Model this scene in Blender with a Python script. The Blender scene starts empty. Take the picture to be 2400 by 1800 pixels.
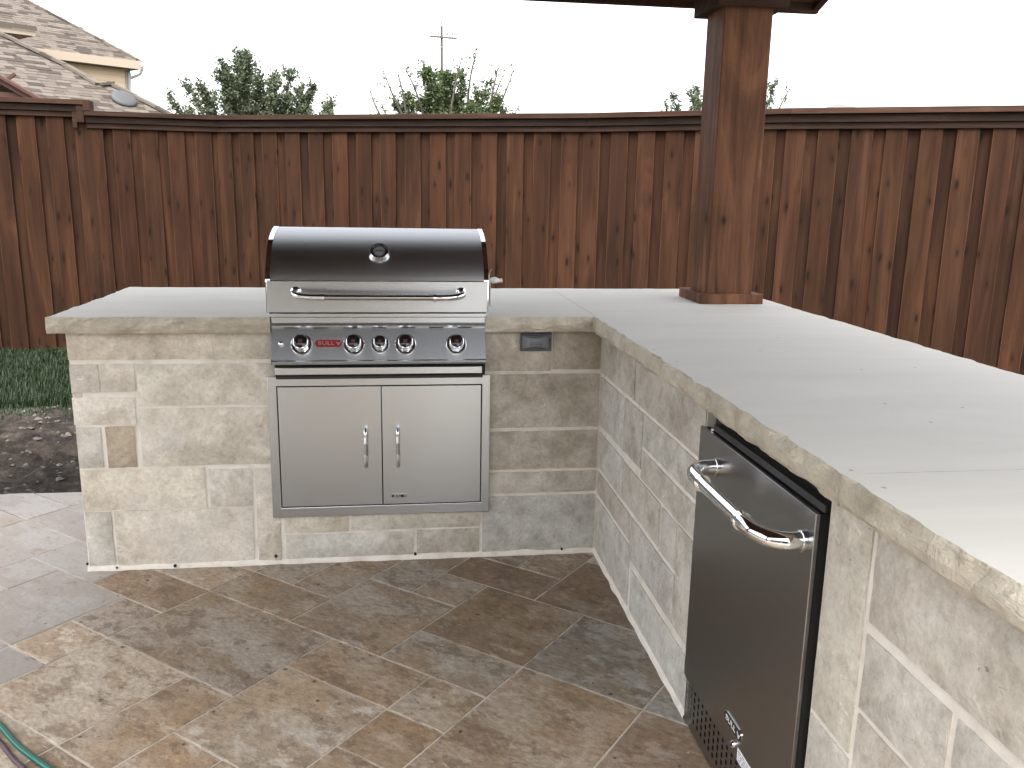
import bpy, bmesh, math, random
from mathutils import Vector, Matrix, noise as mnoise

random.seed(7)
R = math.radians
SC = bpy.context.scene
COL = SC.collection

# ------------------------------------------------------------------ camera
F_PX = 2014.8
CAM_POS = Vector((-0.7411, -3.0253, 1.344))
YAW, PITCH, ROLL = 0.1351, 0.2180, 0.0180
fw = Vector((math.sin(YAW)*math.cos(PITCH), math.cos(YAW)*math.cos(PITCH), -math.sin(PITCH)))
rt = Vector((math.cos(YAW), -math.sin(YAW), 0.0))
up = rt.cross(fw)
r2 = rt*math.cos(ROLL) + up*math.sin(ROLL)
u2 = up*math.cos(ROLL) - rt*math.sin(ROLL)
cd = bpy.data.cameras.new('camera')
cd.sensor_width = 36.0
cd.lens = F_PX/2400*36.0
cd.clip_start = 0.02
cd.clip_end = 2000
cam = bpy.data.objects.new('camera', cd)
COL.objects.link(cam)
m = Matrix((r2, u2, -fw)).transposed().to_4x4()
m.translation = CAM_POS
cam.matrix_world = m
SC.camera = cam

# ------------------------------------------------------------------ sky, sun, exposure
SUN_EL, SUN_AZ = R(60), R(196)       # azimuth clockwise from +Y: high behind the camera
w = bpy.data.worlds.new('World')
SC.world = w
w.use_nodes = True
nt = w.node_tree
nt.nodes.clear()
sky = nt.nodes.new('ShaderNodeTexSky')
sky.sky_type = 'NISHITA'
sky.sun_disc = False
sky.sun_elevation = SUN_EL
sky.sun_rotation = SUN_AZ
sky.air_density = 1.0
sky.dust_density = 4.0
sky.ozone_density = 1.0
hsv = nt.nodes.new('ShaderNodeHueSaturation')      # thin bright overcast: the blue is washed out evenly
hsv.inputs['Saturation'].default_value = 0.20
bg = nt.nodes.new('ShaderNodeBackground')
bg.inputs['Strength'].default_value = 0.15
wo = nt.nodes.new('ShaderNodeOutputWorld')
nt.links.new(sky.outputs[0], hsv.inputs['Color'])
nt.links.new(hsv.outputs[0], bg.inputs[0])
nt.links.new(bg.outputs[0], wo.inputs[0])
sd = bpy.data.lights.new('sun', 'SUN')
sd.energy = 0.6
sd.angle = R(40)
sd.color = (1.0, 0.95, 0.87)
sun = bpy.data.objects.new('sun', sd)
COL.objects.link(sun)
sdir = Vector((math.sin(SUN_AZ)*math.cos(SUN_EL), math.cos(SUN_AZ)*math.cos(SUN_EL), math.sin(SUN_EL)))
sun.rotation_euler = sdir.to_track_quat('Z', 'Y').to_euler()
vs = SC.view_settings
vs.view_transform = 'Standard'
vs.look = 'None'
vs.exposure = 2.25
vs.gamma = 1.0
vs.use_curve_mapping = False
SC.render.engine = 'CYCLES'
SC.cycles.use_denoising = True
SC.cycles.denoising_prefilter = 'ACCURATE'
SC.cycles.max_bounces = 10
SC.cycles.diffuse_bounces = 5
SC.cycles.glossy_bounces = 5
SC.cycles.transparent_max_bounces = 12
SC.cycles.sample_clamp_indirect = 6.0

# ------------------------------------------------------------------ helpers
def tag(o, label=None, cat=None, group=None, kind=None):
    if label: o['label'] = label
    if cat: o['category'] = cat
    if group: o['group'] = group
    if kind: o['kind'] = kind
    return o

def empty(name, loc, label=None, cat=None, group=None):
    e = bpy.data.objects.new(name, None)
    COL.objects.link(e)
    e.location = loc
    e.empty_display_size = 0.1
    return tag(e, label, cat, group)

def world_of(o):
    b = Matrix.LocRotScale(o.location, o.rotation_euler, o.scale)
    return b if o.parent is None else world_of(o.parent) @ o.matrix_parent_inverse @ b

def attach(o, parent):
    o.parent = parent
    o.matrix_parent_inverse = world_of(parent).inverted()

class MB:
    def __init__(s):
        s.v = []; s.f = []; s.mi = []; s.cur = 0
    def face(s, idx):
        s.f.append(tuple(idx)); s.mi.append(s.cur)
    def quadpts(s, *pts):
        n = len(s.v); s.v += [tuple(p) for p in pts]; s.face(range(n, n+len(pts)))
    def box(s, x0, x1, y0, y1, z0, z1):
        n = len(s.v)
        s.v += [(x, y, z) for z in (z0, z1) for y in (y0, y1) for x in (x0, x1)]
        for q in ((0,2,3,1),(4,5,7,6),(0,1,5,4),(2,6,7,3),(0,4,6,2),(1,3,7,5)):
            s.face([n+i for i in q])
        return s
    def obox(s, c, ax, ay, az, hx, hy, hz):      # oriented box
        n = len(s.v)
        for k in (-1, 1):
            for j in (-1, 1):
                for i in (-1, 1):
                    s.v.append(tuple(Vector(c)+Vector(ax)*(i*hx)+Vector(ay)*(j*hy)+Vector(az)*(k*hz)))
        for q in ((0,2,3,1),(4,5,7,6),(0,1,5,4),(2,6,7,3),(0,4,6,2),(1,3,7,5)):
            s.face([n+i for i in q])
        return s
    def tube(s, pts, rad, seg=10, caps=True):
        pts = [Vector(p) for p in pts]
        if not isinstance(rad, (list, tuple)): rad = [rad]*len(pts)
        n0 = len(s.v); up0 = None
        for i, p in enumerate(pts):
            t = (pts[min(i+1, len(pts)-1)]-pts[max(i-1, 0)])
            if t.length < 1e-9: t = Vector((0, 0, 1))
            t.normalize()
            if up0 is None:
                a = Vector((0, 0, 1)) if abs(t.z) < 0.9 else Vector((1, 0, 0))
                up0 = (a-t*a.dot(t)).normalized()
            else:
                up0 = (up0-t*up0.dot(t)).normalized()
            b = t.cross(up0)
            for k in range(seg):
                an = 2*math.pi*k/seg
                s.v.append(tuple(p+(up0*math.cos(an)+b*math.sin(an))*rad[i]))
        for i in range(len(pts)-1):
            for k in range(seg):
                a = n0+i*seg+k; b2 = n0+i*seg+(k+1) % seg
                s.face((a, b2, b2+seg, a+seg))
        if caps:
            s.face([n0+k for k in range(seg)][::-1])
            s.face([n0+(len(pts)-1)*seg+k for k in range(seg)])
        return s
    def lathe(s, o, axis, prof, seg=24, up=(0, 0, 1)):   # prof: (radius, height along axis)
        ax = Vector(axis).normalized()
        a = Vector(up)
        if abs(a.dot(ax)) > 0.95: a = Vector((1, 0, 0))
        e1 = (a-ax*a.dot(ax)).normalized(); e2 = ax.cross(e1)
        n0 = len(s.v)
        for r, h in prof:
            for k in range(seg):
                an = 2*math.pi*k/seg
                s.v.append(tuple(Vector(o)+ax*h+(e1*math.cos(an)+e2*math.sin(an))*r))
        for i in range(len(prof)-1):
            for k in range(seg):
                p = n0+i*seg+k; q = n0+i*seg+(k+1) % seg
                s.face((p, q, q+seg, p+seg))
        s.face([n0+k for k in range(seg)][::-1])
        s.face([n0+(len(prof)-1)*seg+k for k in range(seg)])
        return s
    def prism(s, poly, off):                        # polygon extruded by a vector
        n = len(s.v); k = len(poly); off = Vector(off)
        s.v += [tuple(p) for p in poly]+[tuple(Vector(p)+off) for p in poly]
        s.face(range(n, n+k)); s.face([n+k+i for i in range(k)][::-1])
        for i in range(k):
            j = (i+1) % k
            s.face((n+i, n+k+i, n+k+j, n+j))
        return s
    def mesh(s, name):
        me = bpy.data.meshes.new(name)
        me.from_pydata(s.v, [], s.f)
        if max(s.mi, default=0) > 0:
            me.polygons.foreach_set('material_index', s.mi)
        bm = bmesh.new(); bm.from_mesh(me)
        bmesh.ops.recalc_face_normals(bm, faces=bm.faces)
        bm.to_mesh(me); bm.free()
        return me
    def build(s, name, mat, parent=None, smooth=None, bevel=0, segs=2, recalc=True):
        if recalc: me = s.mesh(name)
        else:
            me = bpy.data.meshes.new(name); me.from_pydata(s.v, [], s.f)
        for mm in (mat if isinstance(mat, (list, tuple)) else [mat]): me.materials.append(mm)
        o = bpy.data.objects.new(name, me)
        COL.objects.link(o)
        if any(mm.name.startswith('brushed') for mm in me.materials):
            uv = me.uv_layers.new(name='brush'); side = me.materials[0].name.endswith('fridge')
            for lp in me.loops:
                c = me.vertices[lp.vertex_index].co
                uv.data[lp.index].uv = (c.z+c.x, c.y) if side else (c.z+c.y, c.x)
        if smooth is not None:
            for p in me.polygons: p.use_smooth = True
            if smooth < 180: me.set_sharp_from_angle(angle=R(smooth))
        if bevel:
            b = o.modifiers.new('bevel', 'BEVEL'); b.width = bevel; b.segments = segs
            b.limit_method = 'ANGLE'; b.angle_limit = R(40)
            b.harden_normals = False
            for p in me.polygons: p.use_smooth = True
            me.set_sharp_from_angle(angle=R(50))
        if parent is not None: attach(o, parent)
        return o

def box(name, mat, parent, x0, x1, y0, y1, z0, z1, bevel=0):
    return MB().box(x0, x1, y0, y1, z0, z1).build(name, mat, parent, bevel=bevel)

def inst(name, me, loc, rot=(0, 0, 0), parent=None, scale=(1, 1, 1), color=None):
    o = bpy.data.objects.new(name, me)
    COL.objects.link(o)
    o.location = loc; o.rotation_euler = rot; o.scale = scale
    if color: o.color = color
    if parent is not None: attach(o, parent)
    return o

def spline(pts, n=8):
    P = [Vector(p) for p in pts]
    P = [P[0]*2-P[1]]+P+[P[-1]*2-P[-2]]
    out = []
    for i in range(1, len(P)-2):
        for k in range(n):
            t = k/n
            a, b, c, d = P[i-1], P[i], P[i+1], P[i+2]
            out.append(0.5*((2*b)+(c-a)*t+(2*a-5*b+4*c-d)*t*t+(3*b-a-3*c+d)*t**3))
    out.append(P[-2])
    return out

# ------------------------------------------------------------------ node helpers / materials
class NT:
    def __init__(s, name):
        s.m = bpy.data.materials.new(name); s.m.use_nodes = True
        s.t = s.m.node_tree
        s.b = s.t.nodes['Principled BSDF']
    def n(s, typ, props=None, **inp):
        nd = s.t.nodes.new(typ)
        for k, v in (props or {}).items(): setattr(nd, k, v)
        for k, v in inp.items():
            s.set(nd, k.replace('_', ' '), v)
        return nd
    def set(s, nd, key, v):
        sock = nd.inputs[int(key)] if key.isdigit() else nd.inputs[key]
        if isinstance(v, bpy.types.NodeSocket): s.t.links.new(v, sock)
        elif isinstance(v, bpy.types.Node): s.t.links.new(v.outputs[0], sock)
        else: sock.default_value = v
    def bs(s, **inp):
        for k, v in inp.items(): s.set(s.b, k.replace('_', ' '), v)
        return s
    def coord(s, which='Object', scale=(1, 1, 1), rnd=True, rot=(0, 0, 0)):
        tc = s.n('ShaderNodeTexCoord').outputs[which]
        if rnd:
            oi = s.n('ShaderNodeObjectInfo')
            mu = s.n('ShaderNodeVectorMath', {'operation': 'SCALE'}); s.t.links.new(s.vec(oi.outputs['Random']), mu.inputs[0]); mu.inputs['Scale'].default_value = 61.7
            ad = s.n('ShaderNodeVectorMath', {'operation': 'ADD'}); s.t.links.new(tc, ad.inputs[0]); s.t.links.new(mu.outputs[0], ad.inputs[1])
            tc = ad.outputs[0]
        mp = s.n('ShaderNodeMapping'); s.t.links.new(tc, mp.inputs[0])
        mp.inputs['Scale'].default_value = scale; mp.inputs['Rotation'].default_value = rot
        return mp.outputs[0]
    def vec(s, val):
        c = s.n('ShaderNodeCombineXYZ')
        for i in range(3): s.t.links.new(val, c.inputs[i])
        return c.outputs[0]
    def noise(s, vec, scale, detail=6, rough=0.55, dist=0.0):
        nd = s.n('ShaderNodeTexNoise'); s.t.links.new(vec, nd.inputs['Vector'])
        nd.inputs['Scale'].default_value = scale; nd.inputs['Detail'].default_value = detail
        nd.inputs['Roughness'].default_value = rough; nd.inputs['Distortion'].default_value = dist
        return nd.outputs['Fac']
    def voro(s, vec, scale, feature='F1', rnd=1.0):
        nd = s.n('ShaderNodeTexVoronoi', {'feature': feature}); s.t.links.new(vec, nd.inputs['Vector'])
        nd.inputs['Scale'].default_value = scale; nd.inputs['Randomness'].default_value = rnd
        return nd
    def voro2(s, vec, sx, sy, scale=1.0):
        sp = s.n('ShaderNodeSeparateXYZ'); s.t.links.new(vec, sp.inputs[0])
        cb = s.n('ShaderNodeCombineXYZ')
        def lin(co):
            acc = None
            for i, k in enumerate(co):
                if k: 
                    q = s.math('MULTIPLY', sp.outputs[i], k); acc = q if acc is None else s.math('ADD', acc, q)
            return acc
        s.t.links.new(lin(sx), cb.inputs[0]); s.t.links.new(lin(sy), cb.inputs[1])
        nd = s.n('ShaderNodeTexVoronoi', {'voronoi_dimensions': '2D'}); s.t.links.new(cb.outputs[0], nd.inputs['Vector'])
        nd.inputs['Scale'].default_value = scale
        return nd
    def ramp(s, fac, stops, interp='LINEAR'):
        nd = s.n('ShaderNodeValToRGB'); s.t.links.new(fac, nd.inputs[0])
        cr = nd.color_ramp; cr.interpolation = interp
        while len(cr.elements) > 1: cr.elements.remove(cr.elements[-1])
        for i, (p, c) in enumerate(stops):
            e = cr.elements[0] if i == 0 else cr.elements.new(p)
            e.position = p
            if isinstance(c, (int, float)): c = (c, c, c)
            e.color = (*c, 1)
        return nd.outputs[0]
    def mix(s, fac, a, b, mode='MIX'):
        nd = s.n('ShaderNodeMix', {'data_type': 'RGBA', 'blend_type': mode})
        for sock, v in ((nd.inputs[0], fac), (nd.inputs[6], a), (nd.inputs[7], b)):
            if isinstance(v, bpy.types.NodeSocket): s.t.links.new(v, sock)
            elif isinstance(v, (int, float)): sock.default_value = v if sock.type == 'VALUE' else (v, v, v, 1)
            else: sock.default_value = (*v[:3], 1)
        return nd.outputs[2]
    def math(s, op, a, b=0.0, clamp=False):
        nd = s.n('ShaderNodeMath', {'operation': op, 'use_clamp': clamp})
        for i, v in enumerate((a, b)):
            if isinstance(v, bpy.types.NodeSocket): s.t.links.new(v, nd.inputs[i])
            else: nd.inputs[i].default_value = v
        return nd.outputs[0]
    def bump(s, h, strength=0.3, dist=0.01, prev=None):
        nd = s.n('ShaderNodeBump'); s.t.links.new(h, nd.inputs['Height'])
        nd.inputs['Strength'].default_value = strength; nd.inputs['Distance'].default_value = dist
        if prev is not None: s.t.links.new(prev, nd.inputs['Normal'])
        return nd.outputs[0]
    def objcolor(s): return s.n('ShaderNodeObjectInfo').outputs['Color']

def m_plain(name, col, rough=0.6, metal=0.0, **k):
    t = NT(name); t.bs(Base_Color=(*col, 1), Roughness=rough, Metallic=metal, **k); return t.m

def m_stone():
    t = NT('limestone_block'); c = t.coord()
    a = t.math('ADD', t.noise(c, 6.0, 12, 0.66, 0.25), t.math('MULTIPLY', t.n('ShaderNodeObjectInfo').outputs['Random'], 0.11))
    a = t.math('SUBTRACT', a, 0.045)
    b = t.noise(c, 24.0, 10, 0.72, 0.2)
    f = t.noise(c, 75.0, 8, 0.72)
    base = t.ramp(a, [(0.30, (0.44, 0.398, 0.340)), (0.46, (0.56, 0.518, 0.456)), (0.54, (0.635, 0.597, 0.535)), (0.66, (0.695, 0.662, 0.605))])
    base = t.mix(0.6, base, t.ramp(b, [(0.30, 0.60), (0.44, 0.90), (0.56, 1.05), (0.70, 1.22)]), 'MULTIPLY')
    base = t.mix(0.55, base, t.ramp(f, [(0.30, 0.60), (0.5, 1.0), (0.7, 1.22)]), 'MULTIPLY')
    base = t.mix(1.0, base, t.objcolor(), 'MULTIPLY')
    sm = t.ramp(t.noise(c, 3.6, 12, 0.75, 0.4), [(0.53, 0.0), (0.64, 0.70)])        # smeared mortar haze
    base = t.mix(sm, base, t.mix(0.5, (0.60, 0.56, 0.50), t.ramp(f, [(0.3, 0.75), (0.7, 1.15)]), 'MULTIPLY'))
    chip = t.math('MULTIPLY', t.ramp(t.noise(t.coord(scale=(1, 1, 1.6)), 42.0, 5, 0.65, 0.9), [(0.63, 0.0), (0.68, 0.75)]), t.ramp(t.noise(c, 6.0, 3), [(0.50, 0.0), (0.58, 1.0)]))
    base = t.mix(chip, base, (0.76, 0.73, 0.67))
    pit = t.ramp(t.noise(t.coord(scale=(1, 1, 2.2)), 34.0, 4, 0.65, 1.0), [(0.27, 0.75), (0.32, 0.0)])
    base = t.mix(pit, base, (0.22, 0.18, 0.14))
    h = t.math('ADD', t.math('ADD', b, t.math('MULTIPLY', a, 0.8)), t.math('MULTIPLY', f, 0.30))
    t.bs(Base_Color=base, Roughness=0.9, Normal=t.bump(h, 0.6, 0.012))
    t.b.inputs['Specular IOR Level'].default_value = 0.2
    return t.m

def m_mortar():
    t = NT('mortar'); c = t.coord(rnd=False)
    a = t.noise(c, 14, 8, 0.65)
    base = t.ramp(a, [(0.3, (0.56, 0.515, 0.45)), (0.5, (0.69, 0.645, 0.575)), (0.7, (0.755, 0.71, 0.64))])
    t.bs(Base_Color=base, Roughness=0.95, Normal=t.bump(t.noise(c, 60, 8, 0.7), 0.5, 0.006))
    return t.m

def m_slab():
    t = NT('sawn_limestone_top'); c = t.coord(rnd=False)
    a = t.noise(t.coord(rnd=False, scale=(0.6, 2.6, 1)), 3.0, 8, 0.6, 0.6)
    base = t.ramp(a, [(0.3, (0.495, 0.477, 0.436)), (0.5, (0.520, 0.502, 0.460)), (0.7, (0.545, 0.527, 0.483))])
    v = t.voro2(c, (1, 0, 0), (0, 1, 0), 6.5)
    sk = t.n('ShaderNodeSeparateColor'); t.t.links.new(v.outputs['Color'], sk.inputs[0])
    spk = t.math('MULTIPLY', t.ramp(v.outputs['Distance'], [(0.016, 0.7), (0.032, 0.0)]), t.ramp(sk.outputs[0], [(0.80, 0.0), (0.82, 1.0)]))
    base = t.mix(spk, base, (0.16, 0.13, 0.11))
    st = t.ramp(t.noise(t.coord(rnd=False, scale=(1.0, 5.0, 1), rot=(0, 0, 0.4)), 2.1, 6, 0.7, 1.2), [(0.60, 0.0), (0.80, 0.28)])
    base = t.mix(st, base, (0.50, 0.49, 0.46))
    t.bs(Base_Color=base, Roughness=0.72, Normal=t.bump(t.noise(c, 90, 6, 0.6), 0.10, 0.004))
    t.b.inputs['Specular IOR Level'].default_value = 0.25
    return t.m

def m_slab_edge():
    t = NT('chiselled_limestone_edge'); c = t.coord(rnd=False)
    a = t.noise(c, 10, 9, 0.62, 0.5)
    base = t.ramp(a, [(0.3, (0.38, 0.335, 0.262)), (0.5, (0.52, 0.467, 0.375)), (0.68, (0.62, 0.570, 0.470))])
    cr = t.ramp(t.noise(t.coord(rnd=False, scale=(3, 3, 14)), 6, 5, 0.6, 2.0), [(0.26, 0.7), (0.32, 0.0)])
    base = t.mix(cr, base, (0.25, 0.20, 0.13))
    h = t.math('ADD', t.noise(c, 18, 9, 0.66, 0.8), t.math('MULTIPLY', t.noise(t.coord(rnd=False, scale=(1, 1, 4)), 9, 5, 0.6, 1.5), 0.7))
    t.bs(Base_Color=base, Roughness=0.9, Normal=t.bump(h, 0.85, 0.022))
    return t.m

def m_travertine(pale=False):
    t = NT('daylit_pale_travertine' if pale else 'travertine'); c = t.coord()  # paler copy for the left floor, part stone tone, part daylight painted in
    cs = t.coord(scale=(1.0, 1.8, 1.0), rot=(0, 0, 0.7))
    a = t.math('ADD', t.noise(cs, 3.0, 15, 0.70, 0.12), t.math('MULTIPLY', t.n('ShaderNodeObjectInfo').outputs['Random'], 0.10))
    a = t.math('SUBTRACT', a, 0.05)
    b = t.noise(cs, 8.5, 15, 0.76, 0.25)
    d = t.noise(t.coord(scale=(1.3, 2.0, 1.0), rot=(0, 0, 0.4)), 6.0, 15, 0.74, 0.2)
    f = t.noise(cs, 45.0, 10, 0.75, 0.1)
    if pale:
        base = t.mix(t.ramp(a, [(0.45, 0.0), (0.54, 1.0)]), (0.305, 0.275, 0.245), (0.345, 0.325, 0.305))
        base = t.mix(t.ramp(b, [(0.53, 0.0), (0.60, 0.6)]), base, (0.275, 0.232, 0.19))
        base = t.mix(t.ramp(d, [(0.575, 0.0), (0.62, 0.6)]), base, (0.215, 0.175, 0.14))
        base = t.mix(0.4, base, t.ramp(f, [(0.30, 0.65), (0.5, 1.0), (0.7, 1.2)]), 'MULTIPLY')
    else:
        base = t.mix(t.ramp(a, [(0.45, 0.0), (0.53, 1.0)]), (0.225, 0.176, 0.130), (0.290, 0.252, 0.210))
        base = t.mix(t.ramp(t.noise(c, 2.4, 4, 0.5, 0.3), [(0.50, 0.0), (0.64, 0.6)]), base, (0.265, 0.188, 0.118))
        base = t.mix(t.ramp(b, [(0.525, 0.0), (0.57, 0.65)]), base, (0.130, 0.096, 0.068))
        base = t.mix(t.ramp(d, [(0.555, 0.0), (0.60, 0.65)]), base, (0.365, 0.328, 0.285))
        base = t.mix(0.85, base, t.ramp(f, [(0.28, 0.40), (0.42, 0.80), (0.52, 1.02), (0.70, 1.5)]), 'MULTIPLY')
    base = t.mix(1.0, base, t.objcolor(), 'MULTIPLY')
    # pale calcite flecks in patches
    fl = t.math('MULTIPLY', t.ramp(t.noise(t.coord(scale=(1, 3.0, 1), rot=(0, 0, 0.7)), 30.0, 8, 0.75, 0.6), [(0.60, 0.0), (0.64, 0.75)]), t.ramp(t.noise(c, 4.5, 4), [(0.50, 0.0), (0.57, 1.0)]))
    base = t.mix(fl, base, (0.44, 0.40, 0.35))
    # dark holes of uneven size, sparse and clustered
    v = t.voro2(c, (1, 0, 0), (0, 1, 0), 15.0)
    sc = t.n('ShaderNodeSeparateColor'); t.t.links.new(v.outputs['Color'], sc.inputs[0])
    keep = t.math('MULTIPLY', t.ramp(sc.outputs[0], [(0.55, 0.0), (0.57, 1.0)]), t.ramp(t.noise(c, 4.0, 2), [(0.46, 0.1), (0.54, 1.0)]))
    dst = t.math('ADD', t.math('ADD', v.outputs['Distance'], t.math('MULTIPLY', t.noise(c, 55, 6, 0.7), 0.30)), t.math('MULTIPLY', sc.outputs[1], 0.12))
    pit = t.math('MULTIPLY', t.ramp(dst, [(0.22, 0.85), (0.28, 0.0)]), keep)
    base = t.mix(pit, base, (0.045, 0.034, 0.026))
    h = t.math('SUBTRACT', t.math('MULTIPLY', f, 0.6), pit)
    t.bs(Base_Color=base, Roughness=t.ramp(b, [(0.3, 0.66), (0.7, 0.50)]), Normal=t.bump(h, 0.4, 0.006))
    t.b.inputs['Specular IOR Level'].default_value = 0.3
    return t.m

def m_grout():
    t = NT('joint_sand'); c = t.coord(rnd=False)
    sp = t.n('ShaderNodeSeparateXYZ'); t.t.links.new(c, sp.inputs[0])
    k = t.math('ADD', sp.outputs[0], t.math('MULTIPLY', t.noise(c, 3.0, 4, 0.6), 0.8))
    dirt = t.ramp(t.math('ADD', k, 2.4, True), [(0.35, 1.0), (0.75, 0.0)])           # joints by the soil bed are full of dirt
    base = t.mix(t.ramp(t.noise(c, 9, 6, 0.7), [(0.36, 0.0), (0.50, 1.0)]), (0.20, 0.17, 0.14), (0.45, 0.40, 0.34))
    base = t.mix(dirt, base, (0.045, 0.036, 0.028))
    t.bs(Base_Color=base, Roughness=0.95); return t.m

def m_wood(name, dark, mid, light, knots=True, stretch='z', blotch=0.5, rough=0.72, kscale=(7.0, 7.0, 4.2), edge=0.0):
    t = NT(name)
    sc = {'z': (1, 1, 0.06), 'x': (0.06, 1, 1), 'y': (1, 0.06, 1)}[stretch]
    c = t.coord(); cs = t.coord(scale=sc)
    g = t.noise(cs, 34.0, 7, 0.62, 0.6)
    base = t.ramp(g, [(0.30, dark), (0.5, mid), (0.72, light)])
    bl = t.noise(t.coord(scale={'z': (1, 1, 0.3), 'x': (0.3, 1, 1), 'y': (1, 0.3, 1)}[stretch]), 5.0, 6, 0.6, 0.9)
    base = t.mix(blotch, base, t.ramp(bl, [(0.32, 0.50), (0.44, 0.78), (0.50, 1.0), (0.56, 1.12), (0.60, 1.55), (0.70, 1.75)]), 'MULTIPLY')
    pale = t.ramp(t.noise(t.coord(scale={'z': (1, 1, 0.16), 'x': (0.16, 1, 1), 'y': (1, 0.16, 1)}[stretch]), 8.0, 4, 0.5, 0.5), [(0.60, 0.0), (0.74, 0.5)])
    base = t.mix(pale, base, tuple(min(1, v*1.55) for v in light))
    base = t.mix(1.0, base, t.objcolor(), 'MULTIPLY')
    h = g
    if edge:                                   # saw-cut arrises where the stain has worn thin
        raw = t.n('ShaderNodeTexCoord').outputs['Object']
        sp = t.n('ShaderNodeSeparateXYZ'); t.t.links.new(raw, sp.inputs[0])
        ax = t.math('ABSOLUTE', sp.outputs[0])
        wear = t.math('MULTIPLY', t.ramp(t.math('MULTIPLY', ax, 10.0), [(edge*10-0.045, 0.0), (edge*10-0.015, 0.75)]), t.ramp(t.noise(t.coord(scale=(1, 1, 0.4)), 6.0, 5, 0.6), [(0.38, 0.1), (0.55, 1.0)]))
        base = t.mix(wear, base, tuple(min(1, v*2.3) for v in light))
    if knots:
        kc = t.coord(rnd=True)
        nz = t.n('ShaderNodeTexNoise'); t.t.links.new(c, nz.inputs['Vector']); nz.inputs['Scale'].default_value = 9.0
        ad = t.n('ShaderNodeVectorMath', {'operation': 'ADD'})
        ss = t.n('ShaderNodeVectorMath', {'operation': 'SCALE'}); t.t.links.new(nz.outputs['Color'], ss.inputs[0]); ss.inputs['Scale'].default_value = 0.03
        t.t.links.new(kc, ad.inputs[0]); t.t.links.new(ss.outputs[0], ad.inputs[1])
        v = t.voro2(ad.outputs[0], (kscale[0], kscale[0], 0), (0, 0, kscale[2]))
        s2 = t.n('ShaderNodeSeparateColor'); t.t.links.new(v.outputs['Color'], s2.inputs[0])
        keep = t.ramp(s2.outputs[0], [(0.40, 0.0), (0.43, 1.0)])
        rad = t.math('ADD', v.outputs['Distance'], t.math('MULTIPLY', s2.outputs[1], 0.06))
        kn = t.math('MULTIPLY', t.ramp(rad, [(0.07, 0.85), (0.09, 0.65), (0.13, 0.25), (0.26, 0.0)]), keep)
        base = t.mix(kn, base, tuple(v_*0.22 for v_ in dark))
    t.bs(Base_Color=base, Roughness=rough, Normal=t.bump(h, 0.25, 0.004))
    t.b.inputs['Specular IOR Level'].default_value = 0.14
    return t.m

def m_steel(name, col=(0.56, 0.56, 0.55), rough=0.26, grain=(1.5, 1.5, 130), aniso=0.75):
    """brushed sheet: the highlight is drawn out across the brushing (tangent from the 'brush' UV)"""
    t = NT(name)
    g = t.noise(t.coord(rnd=False, scale=grain), 1.0, 2, 0.5)
    colr = t.mix(1.0, col, t.ramp(g, [(0.3, 0.982), (0.7, 1.015)]), 'MULTIPLY')
    r = rough
    tg = t.n('ShaderNodeTangent', {'direction_type': 'UV_MAP', 'uv_map': 'brush'})
    t.bs(Base_Color=colr, Metallic=1.0, Roughness=r, Anisotropic=aniso, Tangent=tg.outputs[0])
    return t.m

def m_leaf(name, c0, c1, c2):
    t = NT(name)
    g = t.n('ShaderNodeNewGeometry')
    col = t.ramp(g.outputs['Random Per Island'], [(0.0, c0), (0.5, c1), (1.0, c2)])
    tr = t.n('ShaderNodeBsdfTranslucent'); t.t.links.new(col, tr.inputs[0])
    t.bs(Base_Color=col, Roughness=0.6)
    mx = t.n('ShaderNodeMixShader'); mx.inputs[0].default_value = 0.35
    t.t.links.new(t.b.outputs[0], mx.inputs[1]); t.t.links.new(tr.outputs[0], mx.inputs[2])
    t.t.links.new(mx.outputs[0], t.t.nodes['Material Output'].inputs['Surface'])
    return t.m

def m_shingle():
    t = NT('asphalt_shingle')
    g = t.n('ShaderNodeNewGeometry')
    col = t.ramp(g.outputs['Random Per Island'], [(0.0, (0.034, 0.025, 0.0185)), (0.22, (0.052, 0.040, 0.031)), (0.36, (0.092, 0.074, 0.059)), (1.0, (0.122, 0.102, 0.084))])
    c = t.coord(rnd=False)
    col = t.mix(0.5, col, t.ramp(t.noise(c, 60, 4, 0.7), [(0.3, 0.7), (0.7, 1.25)]), 'MULTIPLY')
    t.bs(Base_Color=col, Roughness=0.95); return t.m

def m_dirt():
    t = NT('dirt'); c = t.coord(rnd=False)
    a = t.noise(c, 5.0, 10, 0.68, 0.4); b = t.noise(c, 40, 6, 0.7)
    base = t.ramp(a, [(0.34, (0.011, 0.0075, 0.005)), (0.48, (0.032, 0.0225, 0.0155)), (0.58, (0.074, 0.056, 0.041)), (0.72, (0.14, 0.115, 0.09))])
    base = t.mix(0.8, base, t.ramp(b, [(0.3, 0.45), (0.7, 1.4)]), 'MULTIPLY')
    t.bs(Base_Color=base, Roughness=1.0, Normal=t.bump(t.noise(c, 38, 10, 0.75), 1.0, 0.05)); return t.m

def m_ground():
    t = NT('lawn_soil'); c = t.coord(rnd=False)
    base = t.ramp(t.noise(c, 0.8, 8, 0.65), [(0.3, (0.014, 0.021, 0.009)), (0.55, (0.026, 0.030, 0.014)), (0.75, (0.045, 0.040, 0.026))])
    t.bs(Base_Color=base, Roughness=1.0); return t.m

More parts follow.
